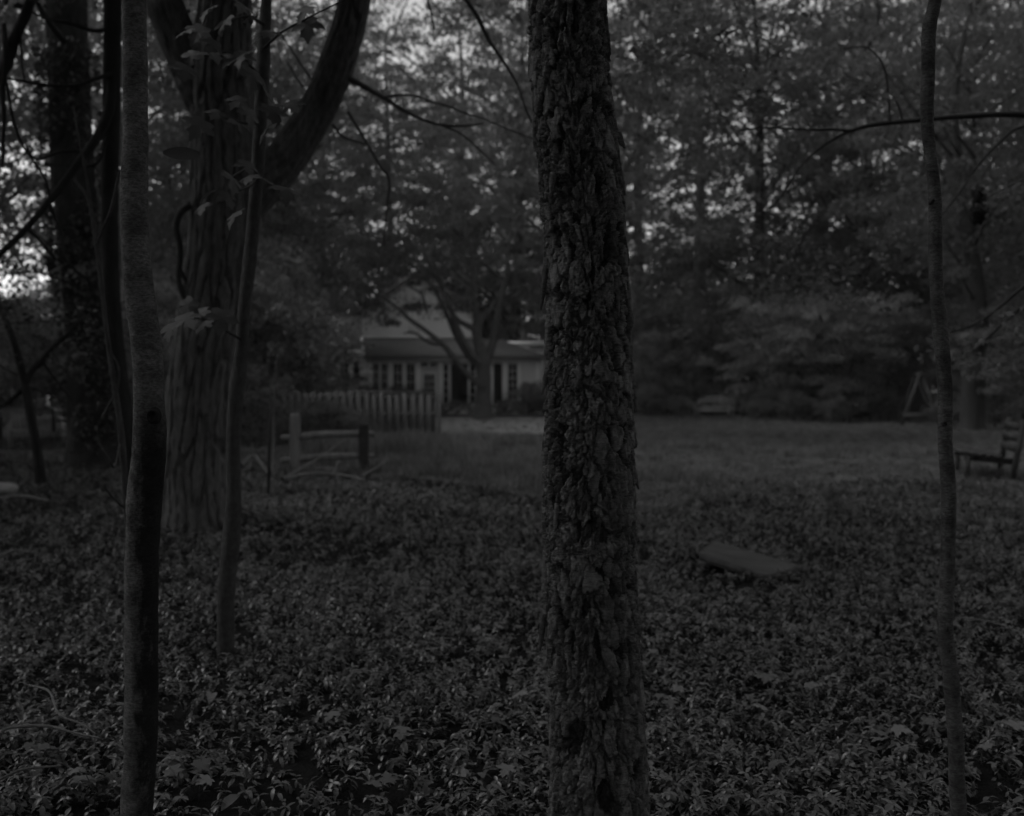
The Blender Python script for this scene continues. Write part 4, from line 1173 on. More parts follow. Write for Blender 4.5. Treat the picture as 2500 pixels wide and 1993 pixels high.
# ------------------------------------------------------------------ spreading tree before the house
TY = 45.0
ht = empty('spreading_tree', gx(1180, TY))
tag(ht, 'many limbed spreading tree standing in front of the glazed porch', 'tree')
HT = np.array(ht.location)
hp = lambda rows: rel(px_path([(a, b, TY + dz, r * 1.05) for a, b, r, dz in rows]), HT)
parts = [tube_arrays(hp([(1180, 1040, 30, 0), (1180, 1016, 24, 0), (1180, 980, 18.5, 0), (1181, 940, 17, 0), (1180, 905, 17, 0), (1176, 870, 16, 0), (1168, 835, 12, 0), (1162, 800, 11, 0)]), 20, 40, furrow(10, .04, 6))]
for rows_ in [[(1178, 945, 9, -.3), (1140, 912, 8, -.6), (1110, 878, 7.5, -.9), (1085, 845, 7, -1.2), (1040, 808, 5.5, -1.5), (1000, 780, 5, -1.6), (960, 744, 4, -1.8), (915, 716, 3, -1.9), (865, 703, 1.5, -2)],
              [(1178, 900, 9, .1), (1142, 866, 8, .1), (1112, 815, 7, .2), (1100, 788, 6, .2), (1078, 740, 5, .3), (1050, 690, 4, .4), (1005, 640, 2.5, .5), (970, 560, 1.5, .5)],
              [(1176, 890, 9, -.2), (1148, 860, 8, -.2), (1122, 812, 7, -.2), (1110, 780, 6, -.3), (1090, 720, 5, -.4), (1062, 676, 4, -.5), (1030, 600, 2.5, -.5), (1010, 520, 1.5, -.6)],
              [(1164, 805, 9, 0), (1140, 795, 7, -.2), (1112, 776, 6, -.3), (1092, 735, 6, -.4), (1080, 695, 5, -.5), (1062, 640, 4, -.6), (1060, 560, 2, -.8)],
              [(1165, 805, 9, .1), (1180, 775, 6, .3), (1200, 750, 5, .5), (1222, 716, 4, .7), (1250, 660, 2, .8)], [(1186, 890, 10, 0), (1204, 832, 10, .3), (1212, 790, 9, .4), (1222, 735, 8, .6), (1236, 680, 7, .8), (1242, 600, 5, .9), (1265, 500, 2.5, 1)],
              [(1162, 800, 8, 0), (1160, 740, 6, .1), (1156, 690, 6, .2), (1158, 640, 5, .3), (1140, 560, 4, .3), (1150, 450, 2, .4)], [(1216, 812, 4, .4), (1228, 806, 3, .3), (1246, 808, 1.5, .2)], [(1080, 840, 5, -1.2), (1050, 838, 4, -1.4), (1010, 812, 2.5, -1.5), (985, 815, 1.2, -1.6)],
              [(1040, 760, 3, .4), (1030, 720, 3, .4), (1000, 700, 2, .4), (992, 690, 1.5, .4)]]:
    parts.append(tube_arrays(hp(rows_), 8, 34, lambda th, s, r: r * .2 * (fbm(th, s * 2, None, 2) - .5)))
v, f = join(parts)
link('trunk', raw_mesh('trunk', v, f, M['grey_bark'], True), ht)
C = np.array([at(*q) for q in box_pts(g, 170, (850, 1400), (230, 660), (41.5, 48.5)) + box_pts(g, 30, (900, 1140), (620, 765), (43, 46)) + box_pts(g, 18, (1150, 1340), (640, 800), (44, 47)) + box_pts(g, 9, (800, 960), (640, 790), (42, 44))]) - HT
P = clump_points(C, g.uniform(.4, 1.1, len(C)), .35, 110, g)
v, f, t = leaf_cloud(P, .14, .7, .8, seed=51)
link('crown', raw_mesh('crown', v, f, M['leaf'], tone=t), ht)

# ------------------------------------------------------------------ woodland trees round the lawn
TV = [tree_variant(101, 18, 4, 4.6, 6.6, 300, 62, .16, M['leaf'], M['grey_bark'], .30, .3, (.4, 1.25)),
      tree_variant(102, 20, 4.5, 5.2, 7.0, 300, 62, .17, M['leaf'], M['grey_bark'], .34, .28, (.4, 1.25)),
      tree_variant(103, 16, 2.2, 4.2, 6.6, 300, 62, .15, M['leaf'], M['dark_bark'], .26, .3, (.4, 1.25)),
      tree_variant(104, 22, 2.0, 4.8, 9.0, 360, 58, .17, M['leaf'], M['dark_bark'], .32, .28, (.4, 1.25))]
US = [tree_variant(111, 6, .8, 2.6, 2.3, 90, 150, .11, M['leaf_pale'], M['dark_bark'], .06, .3, (.5, .9)),
      tree_variant(112, 5, .4, 2.2, 1.9, 80, 150, .11, M['leaf'], M['dark_bark'], .05, .4, (.45, .8)),
      tree_variant(113, 3, .15, 1.2, .95, 44, 120, .085, M['leaf'], M['dark_bark'], .03, .5, (.3, .5)),
      tree_variant(114, 6, .9, 2.6, 2.3, 110, 48, .17, M['leaf_pale'], M['dark_bark'], .05, .6, (.4, .9)),
      tree_variant(115, 11, .7, 3.6, 5.0, 300, 62, .15, M['leaf'], M['dark_bark'], .09, .45, (.4, 1.2)),
      tree_variant(116, 11, 1.0, 3.4, 4.6, 300, 62, .15, M['leaf'], M['dark_bark'], .08, .35, (.4, 1.2))]
# px, depth, variant, scale, rotation
ZL = '%s leafy woodland tree counted from the board fence out past the ivy trunk'
ZH = '%s leafy tree behind the pale house, counted from its low wing'
ZR = '%s leafy tree of the wood behind the lawn, counted outwards from the scaly trunk'
ZC = 'leafy tree standing hidden behind the scaly trunk, crown spreading over the lawn'
ZW = '%s low leafy understorey tree at the wood edge, counted outwards from the scaly trunk'
n_ = 0
WOOD = [(-60, 30, 2, 1.0, ZL, 'woodland left'), (330, 33, 0, 1.0, ZL, 'woodland left'), (420, 42, 3, 1.0, ZL, 'woodland left'), (620, 38, 1, .95, ZL, 'woodland left'), (-220, 24, 0, .9, ZL, 'woodland left'), (690, 46, 2, 1.05, ZL, 'woodland left'), (180, 46, 1, 1.05, ZL, 'woodland left'),
                              (780, 68, 0, 1.15, ZH, 'trees behind the house'), (960, 72, 3, 1.1, ZH, 'trees behind the house'), (1110, 66, 1, 1.1, ZH, 'trees behind the house'), (1256, 61, 3, 1.05, ZH, 'trees behind the house'), (1400, 70, 0, 1.15, ZH, 'trees behind the house'),
                              (1432, 30, 1, 1.0, ZC, None),
                              (1560, 58, 3, 1.0, ZR, 'woodland right'), (1700, 52, 0, 1.1, ZR, 'woodland right'), (1858, 48, 3, 1.0, ZR, 'woodland right'), (1990, 54, 1, 1.1, ZR, 'woodland right'), (2110, 46, 2, 1.1, ZR, 'woodland right'), (2240, 50, 3, 1.05, ZR, 'woodland right'), (2480, 42, 0, 1.0, ZR, 'woodland right'), (2620, 36, 3, .95, ZR, 'woodland right'),
                              (2800, 30, 1, .9, ZR, 'woodland right'), (2330, 58, 1, 1.15, ZR, 'woodland right')]
RANK = {}
for zone in (ZL, ZH, ZR):
    zr = [w for w in WOOD if w[4] == zone]
    for w, o_ in zip(zr, ordinals(zr, lambda w: -w[0] if zone == ZL else w[0])): RANK[w] = o_
for w in WOOD:
    px, Y, k, s, lab, grp = w
    if w in RANK: lab = lab % RANK[w]
    n_ += 1
    plant_tree('woodland_tree', TV[k], gx(px, Y), n_ * 1.7, s * (1.3 if Y > 44 else 1), lab, group=grp, sz=s * (1.5 if Y > 60 else 1.35 if Y > 44 else 1.1))
rt = gx(2376, 35)
plant_tree('oak_tree', tree_variant(120, 20, 4.0, 5, 7.2, 300, 60, .16, M['leaf'], M['twig'], .37, .45, (.4, 1.25)), rt, .4, 1.0, 'thick straight trunk beside the A shaped swing frame')
ROWS = [(1575, 47, 2, .8), (1625, 49, 2, 1.1), (1668, 45, 2, .55), (1690, 50, 2, 1.0), (1815, 46, 2, .8), (1850, 43, 2, .5), (1895, 45, 2, 1.0), (1940, 42, 2, .7), (1985, 43, 2, 1.0), (2035, 40, 2, .6), (2075, 41, 2, 1.1), (2125, 42, 2, .9), (2170, 41, 2, .6), (2195, 43, 2, 1.0), (2300, 37, 2, .5), (2430, 36, 2, .9)]
for k_, ((px, Y, k, s), o_) in enumerate(zip(ROWS, ordinals(ROWS, lambda w: w[0]))):
    plant_tree('edge_shrub', US[k], gx(px, Y), k_ * 1.4, s, '%s low ragged shrub where lawn meets wood, counted outwards from the scaly trunk' % o_, 'shrub', 'low shrubs at the lawn edge')
ROWS = [(1545, 60, 4, 1.0), (1630, 54, 5, 1.0), (1715, 60, 4, 1.1), (1800, 50, 4, 1.0), (1905, 55, 5, 1.1), (1960, 47, 5, .9), (2045, 52, 4, 1.1), (2130, 48, 4, 1.0), (2215, 54, 5, 1.1), (2300, 48, 4, 1.0), (2420, 46, 5, 1.0), (2500, 40, 4, .9), (2610, 38, 5, .9), (2700, 32, 4, .8)]
for k_, ((px, Y, k, s), o_) in enumerate(zip(ROWS, ordinals(ROWS, lambda w: w[0]))):
    plant_tree('young_tree', US[k], gx(px, Y), k_ * 1.9, s, '%s middle sized bushy tree at the wood edge, counted outwards from the scaly trunk' % o_, group='middle storey behind the lawn')
ROWS = [(270, 38, 5, 1.0), (350, 46, 4, 1.1), (450, 36, 5, .9), (540, 44, 4, 1.1), (720, 52, 5, 1.2), (630, 48, 4, 1.1), (820, 63, 4, 1.2), (1065, 67, 4, 1.4), (1190, 66, 4, 1.4), (940, 66, 4, 1.3), (1290, 64, 5, 1.2), (1400, 60, 4, 1.1)]
for k_, ((px, Y, k, s), o_) in enumerate(zip(ROWS, ordinals(ROWS, lambda w: w[0]))):
    plant_tree('young_tree', US[k], gx(px, Y), k_ * 2.3, s, '%s middle sized bushy tree counted from the ivy trunk on behind the house' % o_, group='middle storey behind the house')
n_ = 0
ROWS = [(1590, 50, 1, 1.0), (1660, 55, 0, 1.1), (1780, 53, 1, 1.15), (1870, 47, 0, 1.0), (1960, 44, 0, 1.2), (2060, 42, 0, 1.15), (2150, 44, 1, 1.2), (2300, 44, 0, 1.1), (2440, 40, 1, 1.2), (2520, 34, 0, 1.0), (2620, 30, 1, 1.0), (1500, 56, 0, 1.2), (1420, 57, 1, 1.1), (2000, 50, 1, 1.3), (2230, 47, 1, 1.2), (1730, 58, 0, 1.3)]
for (px, Y, k, s), o_ in zip(ROWS, ordinals(ROWS, lambda w: w[0])):
    n_ += 1
    plant_tree('understorey_tree', US[k], gx(px, Y), n_ * 2.1, s, ZW % o_, group='understorey along the wood edge')
n_ = 0
ROWS = [(600, 29.5, 3, .95), (672, 29.0, 3, .85), (748, 30, 3, .72), (640, 35, 3, 1.3), (560, 21, 2, 1.0), (895, 26.0, 2, .38), (800, 26.0, 2, .65), (540, 31, 3, 1.2), (845, 25.6, 2, .55), (700, 25.8, 2, .6), (752, 25.5, 2, .42)]
for (px, Y, k, s), o_ in zip(ROWS, ordinals(ROWS, lambda w: -w[0])):
    n_ += 1
    plant_tree('fence_shrub', US[k], gx(px, Y), n_ * 2.4, s, '%s bushy shrub by the board fence, counted from its open end' % o_, 'shrub', 'shrubs by the board fence')
n_ = 0
ROWS = [(0, 30, 1, 1.0), (-120, 26, 1, 1.0), (130, 34, 0, 1.0), (260, 30, 1, 1.0), (330, 24, 2, 1.2), (430, 28, 0, 1.0), (380, 36, 1, 1.3), (60, 44, 0, 1.2), (200, 44, 1, 1.4)]
for (px, Y, k, s), o_ in zip(ROWS, ordinals(ROWS, lambda w: -w[0])):
    n_ += 1
    plant_tree('thicket_shrub', US[k], gx(px, Y), n_ * 1.3, s, '%s dim shrub of the thicket behind the ivy trunk, counted from the forked maple' % o_, 'shrub', 'thicket behind the ivy trunk')
n_ = 0
ROWS = [(1088, 50.2, .35), (1115, 50.4, .42), (1145, 50.2, .35), (1220, 50.0, .4), (1245, 50.4, .45), (1270, 50.2, .4), (1300, 50.5, .5), (1330, 50.5, .75), (900, 50.5, .8), (960, 50.4, .8), (1010, 50.6, .7), (1060, 50.6, .35), (1290, 49.2, .9), (850, 50, 1.1)]
for (px, Y, s), o_ in zip(ROWS, ordinals(ROWS, lambda w: w[0])):
    n_ += 1
    plant_tree('porch_shrub', US[2], gx(px, Y), n_ * 1.9, s, '%s low rounded shrub along the porch foot, counted from the low wing' % o_, 'shrub', 'shrubs along the porch')

# ------------------------------------------------------------------ scattered plants (nobody could count them)
def scatter(name, pts, rot, scl, idx, meshes, label):
    """one object: plants instanced on points by geometry nodes"""
    me = bpy.data.meshes.new(name)
    me.vertices.add(len(pts)); me.vertices.foreach_set('co', np.asarray(pts, np.float32).ravel())
    a = me.attributes.new('turn', 'FLOAT_VECTOR', 'POINT'); a.data.foreach_set('vector', np.asarray(rot, np.float32).ravel())
    a = me.attributes.new('size', 'FLOAT', 'POINT'); a.data.foreach_set('value', np.asarray(scl, np.float32))
    a = me.attributes.new('pick', 'INT', 'POINT'); a.data.foreach_set('value', np.asarray(idx, np.int32))
    o = bpy.data.objects.new(name, me); COL.objects.link(o)
    tag(o, label, kind='stuff')
    src = bpy.data.collections.new(name + '_kinds')
    for k, m in enumerate(meshes):
        src.objects.link(bpy.data.objects.new('%s_kind_%02d' % (name, k), m))
    ng = bpy.data.node_groups.new(name, 'GeometryNodeTree')
    ng.interface.new_socket('Geometry', in_out='INPUT', socket_type='NodeSocketGeometry')
    ng.interface.new_socket('Geometry', in_out='OUTPUT', socket_type='NodeSocketGeometry')
    N = ng.nodes.new
    gi, go = N('NodeGroupInput'), N('NodeGroupOutput')
    ip, ci = N('GeometryNodeInstanceOnPoints'), N('GeometryNodeCollectionInfo')
    ci.inputs['Collection'].default_value = src
    ci.inputs['Separate Children'].default_value = True
    ci.inputs['Reset Children'].default_value = True
    ip.inputs['Pick Instance'].default_value = True
    def attr(nm, dt):
        q = N('GeometryNodeInputNamedAttribute'); q.data_type = dt; q.inputs['Name'].default_value = nm
        return q.outputs['Attribute']
    L = ng.links.new
    L(gi.outputs[0], ip.inputs['Points']); L(ci.outputs[0], ip.inputs['Instance'])
    L(attr('pick', 'INT'), ip.inputs['Instance Index'])
    L(attr('turn', 'FLOAT_VECTOR'), ip.inputs['Rotation']); L(attr('size', 'FLOAT'), ip.inputs['Scale'])
    L(ip.outputs[0], go.inputs[0])
    md = o.modifiers.new('scatter', 'NODES'); md.node_group = ng
    return o

def blade_leaf(vs, fs, p, d, up, L, w, droop, cup=0.25):
    """pointed oval leaf: base p, heading d, bending down by droop"""
    p = np.array(p, float); d = np.array(d, float); d /= np.linalg.norm(d)
    s = np.cross(d, up); s /= np.linalg.norm(s) + 1e-9
    u = np.cross(s, d)
    b = len(vs)
    prof = [(0.0, .12), (.3, .85), (.6, 1.0), (.85, .6), (1.0, .05)]
    for t, k in prof:
        c = p + d * L * t - u * droop * L * t * t
        ww = w / 2 * k
        vs += [tuple(c - s * ww + u * cup * ww), tuple(c), tuple(c + s * ww + u * cup * ww)]
    for i in range(4):
        for k in (0, 1):
            j = b + i * 3 + k
            fs.append((j, j + 1, j + 4, j + 3))

def sprig(seed):
    """periwinkle shoot: arching stem with paired glossy leaves and a tuft at the tip"""
    g = np.random.default_rng(seed)
    vs, fs = [], []
    h = g.uniform(.05, .12); lean = g.uniform(.02, .08); az = g.uniform(0, 6.28)
    stem = lambda t: np.array([lean * t * t * math.cos(az), lean * t * t * math.sin(az), h * t - .02 * t * t])
    for t in (.35, .6, .82, 1.0):
        a0 = g.uniform(0, 3.14) if t < 1 else 0
        k = 2 if t < 1 else int(g.integers(2, 5))
        for q in range(k):
            a = a0 + q * 2 * math.pi / k + g.uniform(-.55, .55)
            el = g.uniform(-.5, .45) + (.1 if t == 1 else 0)
            d = (math.cos(a) * math.cos(el), math.sin(a) * math.cos(el), math.sin(el))
            blade_leaf(vs, fs, stem(t), d, (0, 0, 1), g.uniform(.019, .034), g.uniform(.010, .016), g.uniform(.1, .8))
    b = len(vs)
    for t in (0, .5, 1):
        c = stem(t); vs += [tuple(c + np.array([.0012, 0, 0])), tuple(c + np.array([-.0012, 0.0012, 0]))]
    fs += [(b, b + 1, b + 3, b + 2), (b + 2, b + 3, b + 5, b + 4)]
    return raw_mesh('sprig', vs, fs, M['vinca'])

g = np.random.default_rng(77)
sprigs = [sprig(200 + k) for k in range(8)]
def polar_field(n, y0, y1, pxlo, pxhi, g):
    """points even over the ground in a wedge before the camera"""
    Y = np.sqrt(g.uniform(y0 * y0, y1 * y1, n)); px = g.uniform(pxlo, pxhi, n)
    return px, Y, (px - 1250) / FPX * Y
fa_, fb_ = polar_field(34000, 1.6, 8, -700, 3200, g), polar_field(120000, 8, 24, -500, 3000, g)
px, Y, X = (np.concatenate(q) for q in zip(fa_, fb_))
patch = fbm(X * 1.1 + 40, Y * 1.1 + 9, None, 12, 3)
dens = np.clip(0.62 + (patch - .36) * 2.2, 0.25, 1)
dens *= np.clip((edge(px) + 1.2 - Y + 5 * (fbm(X * .6 + 7, Y * .6 + 3, None, 4) - .42)) / 3.2, 0, 1)
dens *= np.where((px < 420) & (Y > 9), .55, 1)
dens *= .6 + .4 * sstep(.34, .48, fbm(X * 6 + 3, Y * 6 + 11, None, 61, 3))
# nothing grows through the trunks or the slab
for cx, cy, r in [(CO[0], CO[1], .17), (BO[0], BO[1], .6), (left_thin.location.x, 3.0, .055), (SO[0], SO[1], .05)]:
    dens = np.where(np.hypot(X - cx, Y - cy) < r, 0, dens)
near_slab = (np.abs(X - c0[0] + .05) < .5) & (np.abs(Y - c0[1] + .3) < .6)
dens = np.where(near_slab, .5 * dens, dens)
dens = np.where((np.abs(X - c0[0]) < .36) & (np.abs(Y - c0[1]) < .3), .03 * dens, dens)
k = g.uniform(0, 1, len(X)) < dens
X, Y, px = X[k], Y[k], px[k]
n = len(X)
Z = gz(X, Y) - .02 + .06 * (fbm(X * 3.1, Y * 3.1, None, 8) - .45)
scatter('periwinkle', np.stack([X, Y, Z], -1), np.stack([g.normal(0, .22, n), g.normal(0, .22, n), g.uniform(0, 6.28, n)], -1), g.uniform(.75, 1.25, n) * np.where(near_slab[k], .85, 1), g.integers(0, 8, n), sprigs, 'glossy leafy groundcover spreading over the woodland floor')

def tuft(seed, n, h, w, spread_):
    g = np.random.default_rng(seed); vs, fs = [], []
    for _ in range(n):
        a = g.uniform(0, 6.28); hh = h * g.uniform(.5, 1.1); o = g.normal(0, spread_, 2); ln = g.uniform(.1, .7) * hh
        b = len(vs); s = np.array([-math.sin(a), math.cos(a), 0]) * w / 2
        for t, q in ((0, 1), (.55, .8), (1, .1)):
            c = np.array([o[0] + ln * t * t * math.cos(a), o[1] + ln * t * t * math.sin(a), hh * t * (1 - .15 * t)])
            vs += [tuple(c - s * q), tuple(c + s * q)]
        fs += [(b, b + 1, b + 3, b + 2), (b + 2, b + 3, b + 5, b + 4)]
    return raw_mesh('tuft', vs, fs, M['grass'])
tufts = [tuft(300 + k, 26, .09, .007, .05) for k in range(4)] + [tuft(310 + k, 22, .2, .009, .06) for k in range(3)] + [tuft(320 + k, 26, .5, .012, .09) for k in range(2)]
px, Y, X = polar_field(46000, 11, 49, 200, 2800, g)
inside = np.where((Y > 29) & (px > 800) & (px < 1500), np.clip((33 - Y) / 4, .08, 1), 1) * np.clip((Y - edge(px) + 1.0) / 1.5, 0, 1) * (fbm(X * .5 + 5, Y * .5, None, 21) * .9 + .35)
k = (g.uniform(0, 1, len(X)) < inside) & ~((X > hx(770)) & (X < hx(1330)) & (Y > 46.8))
X, Y, px = X[k], Y[k], px[k]; n = len(X)
wild = fbm(X * .35 + 2, Y * .35 + 8, None, 33, 3) + np.where((px > 850) & (px < 1330) & (Y < 30), .12, 0) - np.where(Y > 31, .35, 0)
idx = np.where(wild > .45, g.integers(4, 7, n), g.integers(0, 4, n))
weedy = (px > 740) & (px < 1180) & (Y > 20.5) & (Y < 26.8) & (g.uniform(0, 1, n) < np.clip((1230 - px) / 300, .1, .6))
idx = np.where(weedy, g.integers(7, 9, n), idx)
scatter('grass', np.stack([X, Y, gz(X, Y)], -1), np.stack([g.normal(0, .1, n), g.normal(0, .1, n), g.uniform(0, 6.28, n)], -1), g.uniform(.7, 1.3, n), idx, tufts, 'rough short grass and weeds of the lawn')

# dead leaves lying through the grass and the bank
litter = []
for k in range(4):
    vs, fs = [], []
    blade_leaf(vs, fs, (-.04, 0, .01), (1, 0, .1), (0, 0, 1), .08, .05, .2 + .3 * k, .5)
    litter.append(raw_mesh('litter_leaf', vs, fs, M['leaf_fallen']))
px, Y, X = polar_field(9000, 2.2, 40, -300, 2800, g)
k = g.uniform(0, 1, len(X)) < np.where(Y > edge(px) - 1, .6, .22)
X, Y = X[k], Y[k]; n = len(X)
scatter('dead_leaves', np.stack([X, Y, gz(X, Y) + .01 + np.where(Y < 12, .05, .02)], -1), np.stack([g.normal(0, .4, n), g.normal(0, .4, n), g.uniform(0, 6.28, n)], -1), g.uniform(.5, 1.1, n), g.integers(0, 4, n), litter, 'dead leaves scattered over lawn and groundcover')

# far woodland that closes the view
FT = []
for k, (a, b) in enumerate([TV[0], TV[2], TV[3], US[0], US[1]]):
    m = bpy.data.meshes.new('far_tree')
    na, nb = len(a.vertices), len(b.vertices)
    va = np.empty(na * 3, np.float32); a.vertices.foreach_get('co', va)
    vb = np.empty(nb * 3, np.float32); b.vertices.foreach_get('co', vb)
    fa = np.empty(len(a.loops), np.int32); a.loops.foreach_get('vertex_index', fa)
    fb = np.empty(len(b.loops), np.int32); b.loops.foreach_get('vertex_index', fb)
    tb = np.empty(nb, np.float32); b.attributes['tone'].data.foreach_get('value', tb)
    m = raw_mesh('far_tree', np.concatenate([va, vb]).reshape(-1, 3), np.concatenate([fa, fb + na]).reshape(-1, 4), a.materials[0], True, tone=np.concatenate([np.zeros(na), tb]))
    m.materials.append(b.materials[0])
    mi = np.zeros(len(m.polygons), np.int32); mi[len(a.polygons):] = 1
    m.polygons.foreach_set('material_index', mi)
    sm = np.ones(len(m.polygons), bool); sm[len(a.polygons):] = False
    m.polygons.foreach_set('use_smooth', sm)
    FT.append(m)
pt, ro, sc_, ix = [], [], [], []
for Yr, step, kinds, s in [(84, 11, (1, 2, 2), 1.55), (64, 4.0, (3, 4), 1.2), (76, 4.2, (3, 4), 1.5), (92, 4.6, (3, 4), 1.9)]:
    w = Yr * .75 + 10
    for x in np.arange(-w, w, step):
        xx, yy = x + g.uniform(-1.6, 1.6), Yr + g.uniform(-3, 3)
        if yy < 66 and hx(780) - 3 < xx < hx(1330) + 2: continue
        if kinds[0] != 3 and (abs(xx / yy * FPX + 1250 - 40) < 130 or abs(xx / yy * FPX + 1250 - 950) < 90): continue
        pt.append((xx, yy, .2)); ro.append((0, 0, g.uniform(0, 6.28))); sc_.append(s * g.uniform(.85, 1.15)); ix.append(int(g.choice(kinds)))
for Yr, step in [(-4, 6), (-11, 6.5), (-20, 7)]:      # unseen wood going on behind, put in to dim the foreground and trunks
    for x in np.arange(-32, 32, step):
        pt.append((x + g.uniform(-2, 2), Yr + g.uniform(-2, 2), 0)); ro.append((0, 0, g.uniform(0, 6.28))); sc_.append(g.uniform(.8, 1.1)); ix.append(int(g.integers(0, 3)))
for xx, yy in [(-13, 9), (-14, 15), (-15, 20)]:  # extra unseen trees, added to darken the left side
    pt.append((xx, yy, 0)); ro.append((0, 0, g.uniform(0, 6.28))); sc_.append(1.0); ix.append(1)
for sx in (-1, 1):  # unseen trees on both flanks, also put in to dim the foreground
    for Yr in (2, 8, 15, 23):
        pt.append((sx * (9 + Yr * .62 + g.uniform(0, 2)), Yr, 0)); ro.append((0, 0, g.uniform(0, 6.28))); sc_.append(g.uniform(.8, 1.1)); ix.append(int(g.integers(0, 3)))
scatter('woodland_with_shade_trees', pt, ro, sc_, ix, FT, 'woodland closing the view all round house and lawn, with unseen trees added to dim the foreground')

# ------------------------------------------------------------------ fallen leaves and sticks that can be told apart
LAND = [(340, 1950, 'slender smooth trunk'), (552, 1640, 'foot of the maple sapling'), (970, 1850, 'open groundcover patch between sapling and scaly trunk'), (1450, 1900, 'scaly trunk'), (1860, 1750, 'middle of the groundcover beyond the timber slab'), (2340, 1900, 'thinnest trunk')]
FALLEN = {}
LF = [maple_leaf_mesh('fallen_leaf', M['leaf_fallen'], c, b) for c, b in ((.25, .2), (.1, .3), (.5, .1))]
for i, (a, b) in enumerate([(415, 1958), (515, 1965), (478, 1935), (560, 1950), (165, 1955), (200, 1960), (60, 1880), (95, 1885), (1720, 1715), (1870, 1780), (1655, 1735), (1850, 1760), (1965, 1720), (2230, 1750), (2180, 1830), (2140, 1845), (2420, 1880), (2160, 1860), (2470, 1830),
                            (1260, 1745), (1275, 1680), (1600, 1745), (1630, 1760), (240, 1630), (110, 1620), (635, 1660), (965, 1850), (985, 1830), (930, 1980), (950, 1975), (700, 1650), (520, 1760), (300, 1775), (1290, 1900), (1240, 1930), (1880, 1700), (1270, 1570), (2060, 1790), (2270, 1810), (1150, 1790), (820, 1790), (1140, 1690)]):
    p = gp(a, b)
    o = link('fallen_leaf', LF[i % 3], None, p + np.array([0, 0, .095]), (R(random.uniform(-16, 22)), R(random.uniform(-18, 18)), random.uniform(0, 6.28)), random.uniform(.055, .085))
    mark = min(LAND, key=lambda q: abs(q[0] - a)); FALLEN.setdefault(mark, []).append((abs(mark[0] - a) + .7 * abs(mark[1] - b), o))
for mark, lst in FALLEN.items():
    for r_, (_, o) in enumerate(sorted(lst, key=lambda q: q[0])):
        tag(o, '%s nearest pale fallen maple leaf to the %s' % (ORD[r_], mark[2]), 'fallen leaf', 'fallen maple leaves')
def stick(name, rows, label, mat='dead_wood', lift=.0, fork=None, cat='stick'):
    P = []
    for px, py, r, h in rows:
        q = gp(px, py); P.append((q[0], q[1], q[2] + h, r))
    O = np.array(P[0][:3])
    P = [(a - O[0], b - O[1], c - O[2], r) for a, b, c, r in P]
    parts = [tube_arrays(P, 7, 26, lambda th, s, r: r * .35 * (fbm(th * 1.3, s * 12, None, 5) - .5))]
    tag(link(name, raw_mesh(name, *join(parts), M[mat], True), None, O), label, cat)
stick('fallen_twig', [(-10, 1880, .006, .12), (20, 1862, .006, .13), (110, 1862, .006, .14), (180, 1873, .005, .13), (250, 1882, .003, .12)], 'pale curved twig lying on the groundcover near the picture corner')
stick('fallen_twig', [(70, 1745, .004, .13), (120, 1775, .005, .15), (145, 1830, .004, .14), (200, 1850, .004, .13), (235, 1870, .002, .12)], 'crooked twig dropping towards the pale curved twig')
stick('fallen_twig', [(0, 1975, .005, .1), (60, 1963, .005, .12), (150, 1955, .003, .12)], 'short twig at the bottom corner among fallen leaves')
stick('fallen_twig', [(0, 1386, .011, .1), (40, 1378, .011, .12), (95, 1380, .006, .1)], 'grey twig arching out of the dark bank at the picture edge')
stick('fallen_twig', [(2345, 1572, .005, .15), (2420, 1578, .005, .14), (2510, 1605, .004, .12)], 'thin straight twig resting on leaves beside the thinnest trunk')
stick('fallen_branch', [(690, 1182, .03, .08), (760, 1172, .03, .10), (830, 1176, .028, .1), (890, 1184, .015, .08)], 'long fallen branch lying level below the split rail fence', cat='branch')
stick('fallen_branch', [(700, 1172, .022, .05), (780, 1160, .022, .3), (850, 1150, .02, .6), (900, 1140, .012, .85)], 'fallen branch propped slanting against the split rail fence', cat='branch')
stick('fallen_branch', [(880, 1172, .025, .05), (915, 1160, .024, .1), (945, 1150, .018, .2)], 'short pale broken branch lying near the weeds by the fence', cat='branch')
stick('fallen_branch', [(810, 1172, .02, .05), (818, 1160, .02, .12), (830, 1150, .012, .2)], 'stubby forked branch end in the middle of the branch pile', cat='branch')
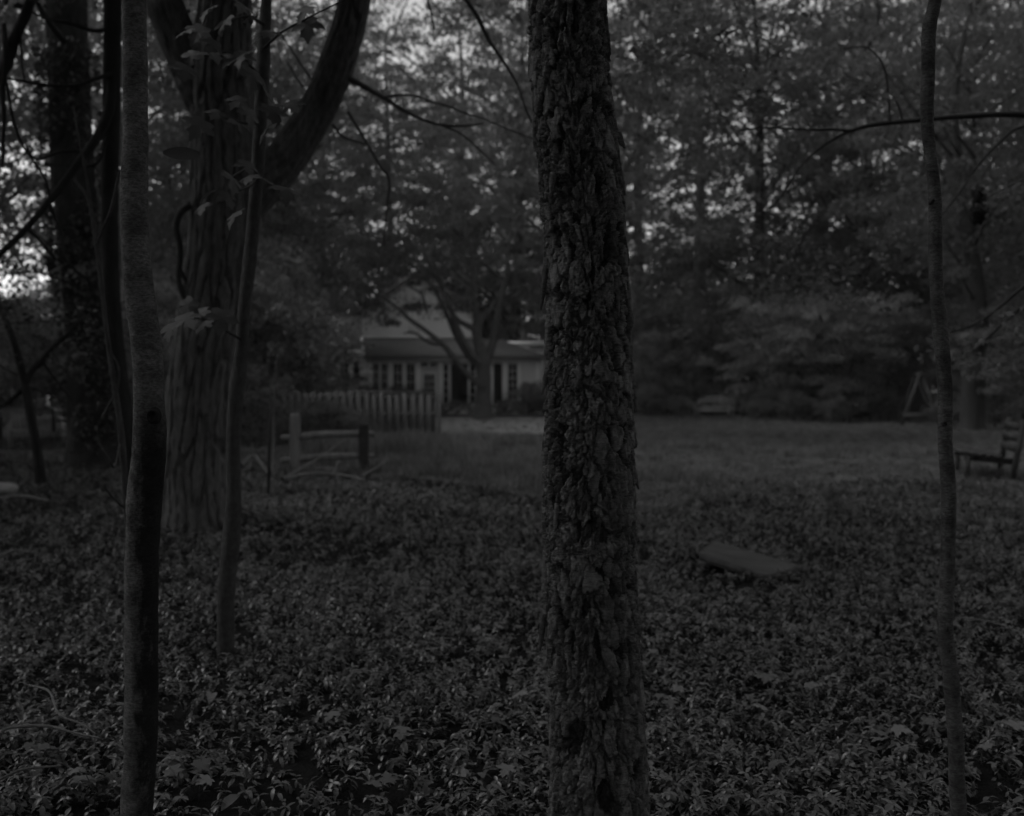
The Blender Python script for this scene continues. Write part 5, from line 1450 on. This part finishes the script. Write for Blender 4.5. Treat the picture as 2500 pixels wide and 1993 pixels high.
stick('fallen_branch', [(590, 1150, .03, .1), (620, 1140, .03, .2), (645, 1160, .02, .12), (665, 1185, .012, .06)], 'bent pale branch lying beside the iron stake', cat='branch')
stick('fallen_branch', [(0, 1232, .025, .08), (60, 1232, .025, .1), (120, 1238, .015, .08)], 'dim branch lying on the dark bank near the pale stone', cat='branch')
stick('fallen_branch', [(1005, 1310, .012, .08), (1022, 1345, .012, .1), (1040, 1375, .008, .06)], 'small dark stick poking out of the groundcover', 'twig', cat='branch')

# sword leaved plants by the lawn
def iris(px, Y, n, h, label, seed):
    g = np.random.default_rng(seed)
    o = empty('iris_plant', gx(px, Y)); tag(o, label, 'plant', 'iris clumps by the lawn')
    for k in range(n):
        vs, fs = [], []
        a = g.uniform(0, 6.28); hh = h * g.uniform(.6, 1.1); ln = hh * g.uniform(.1, .6); r = g.uniform(0, .18); s = np.array([-math.sin(a), math.cos(a), 0]) * .016
        for t, q in ((0, .8), (.3, 1), (.65, .8), (1, .06)):
            c = np.array([r * math.cos(a) + ln * t * t * math.cos(a), r * math.sin(a) + ln * t * t * math.sin(a), hh * t * (1 - .2 * t)])
            vs += [tuple(c - s * q), tuple(c + s * q)]
        fs = [(0, 1, 3, 2), (2, 3, 5, 4), (4, 5, 7, 6)]
        link('sword_leaf', raw_mesh('sword_leaf', vs, fs, M['grass']), o)
iris(1150, 24, 26, .55, 'clump of sword shaped leaves on the lawn edge past the fence', 1)
iris(1185, 25.5, 20, .5, 'smaller clump of sword shaped leaves nearest the scaly trunk', 2)
iris(1100, 25, 18, .45, 'low clump of sword shaped leaves at the end of the board fence', 3)

# ------------------------------------------------------------------ damp air
M['haze'], t_, o_ = new_mat('haze')
pv = t_.nodes.new('ShaderNodeVolumePrincipled')
pv.inputs['Density'].default_value = 0.0005
pv.inputs['Color'].default_value = (.9, .9, .9, 1)
t_.links.new(pv.outputs[0], o_.inputs['Volume'])
tag(MB().box((-170, -45, -1.5), (170, 160, 60)).build('haze', M['haze']), 'thin damp haze in the air', kind='stuff')
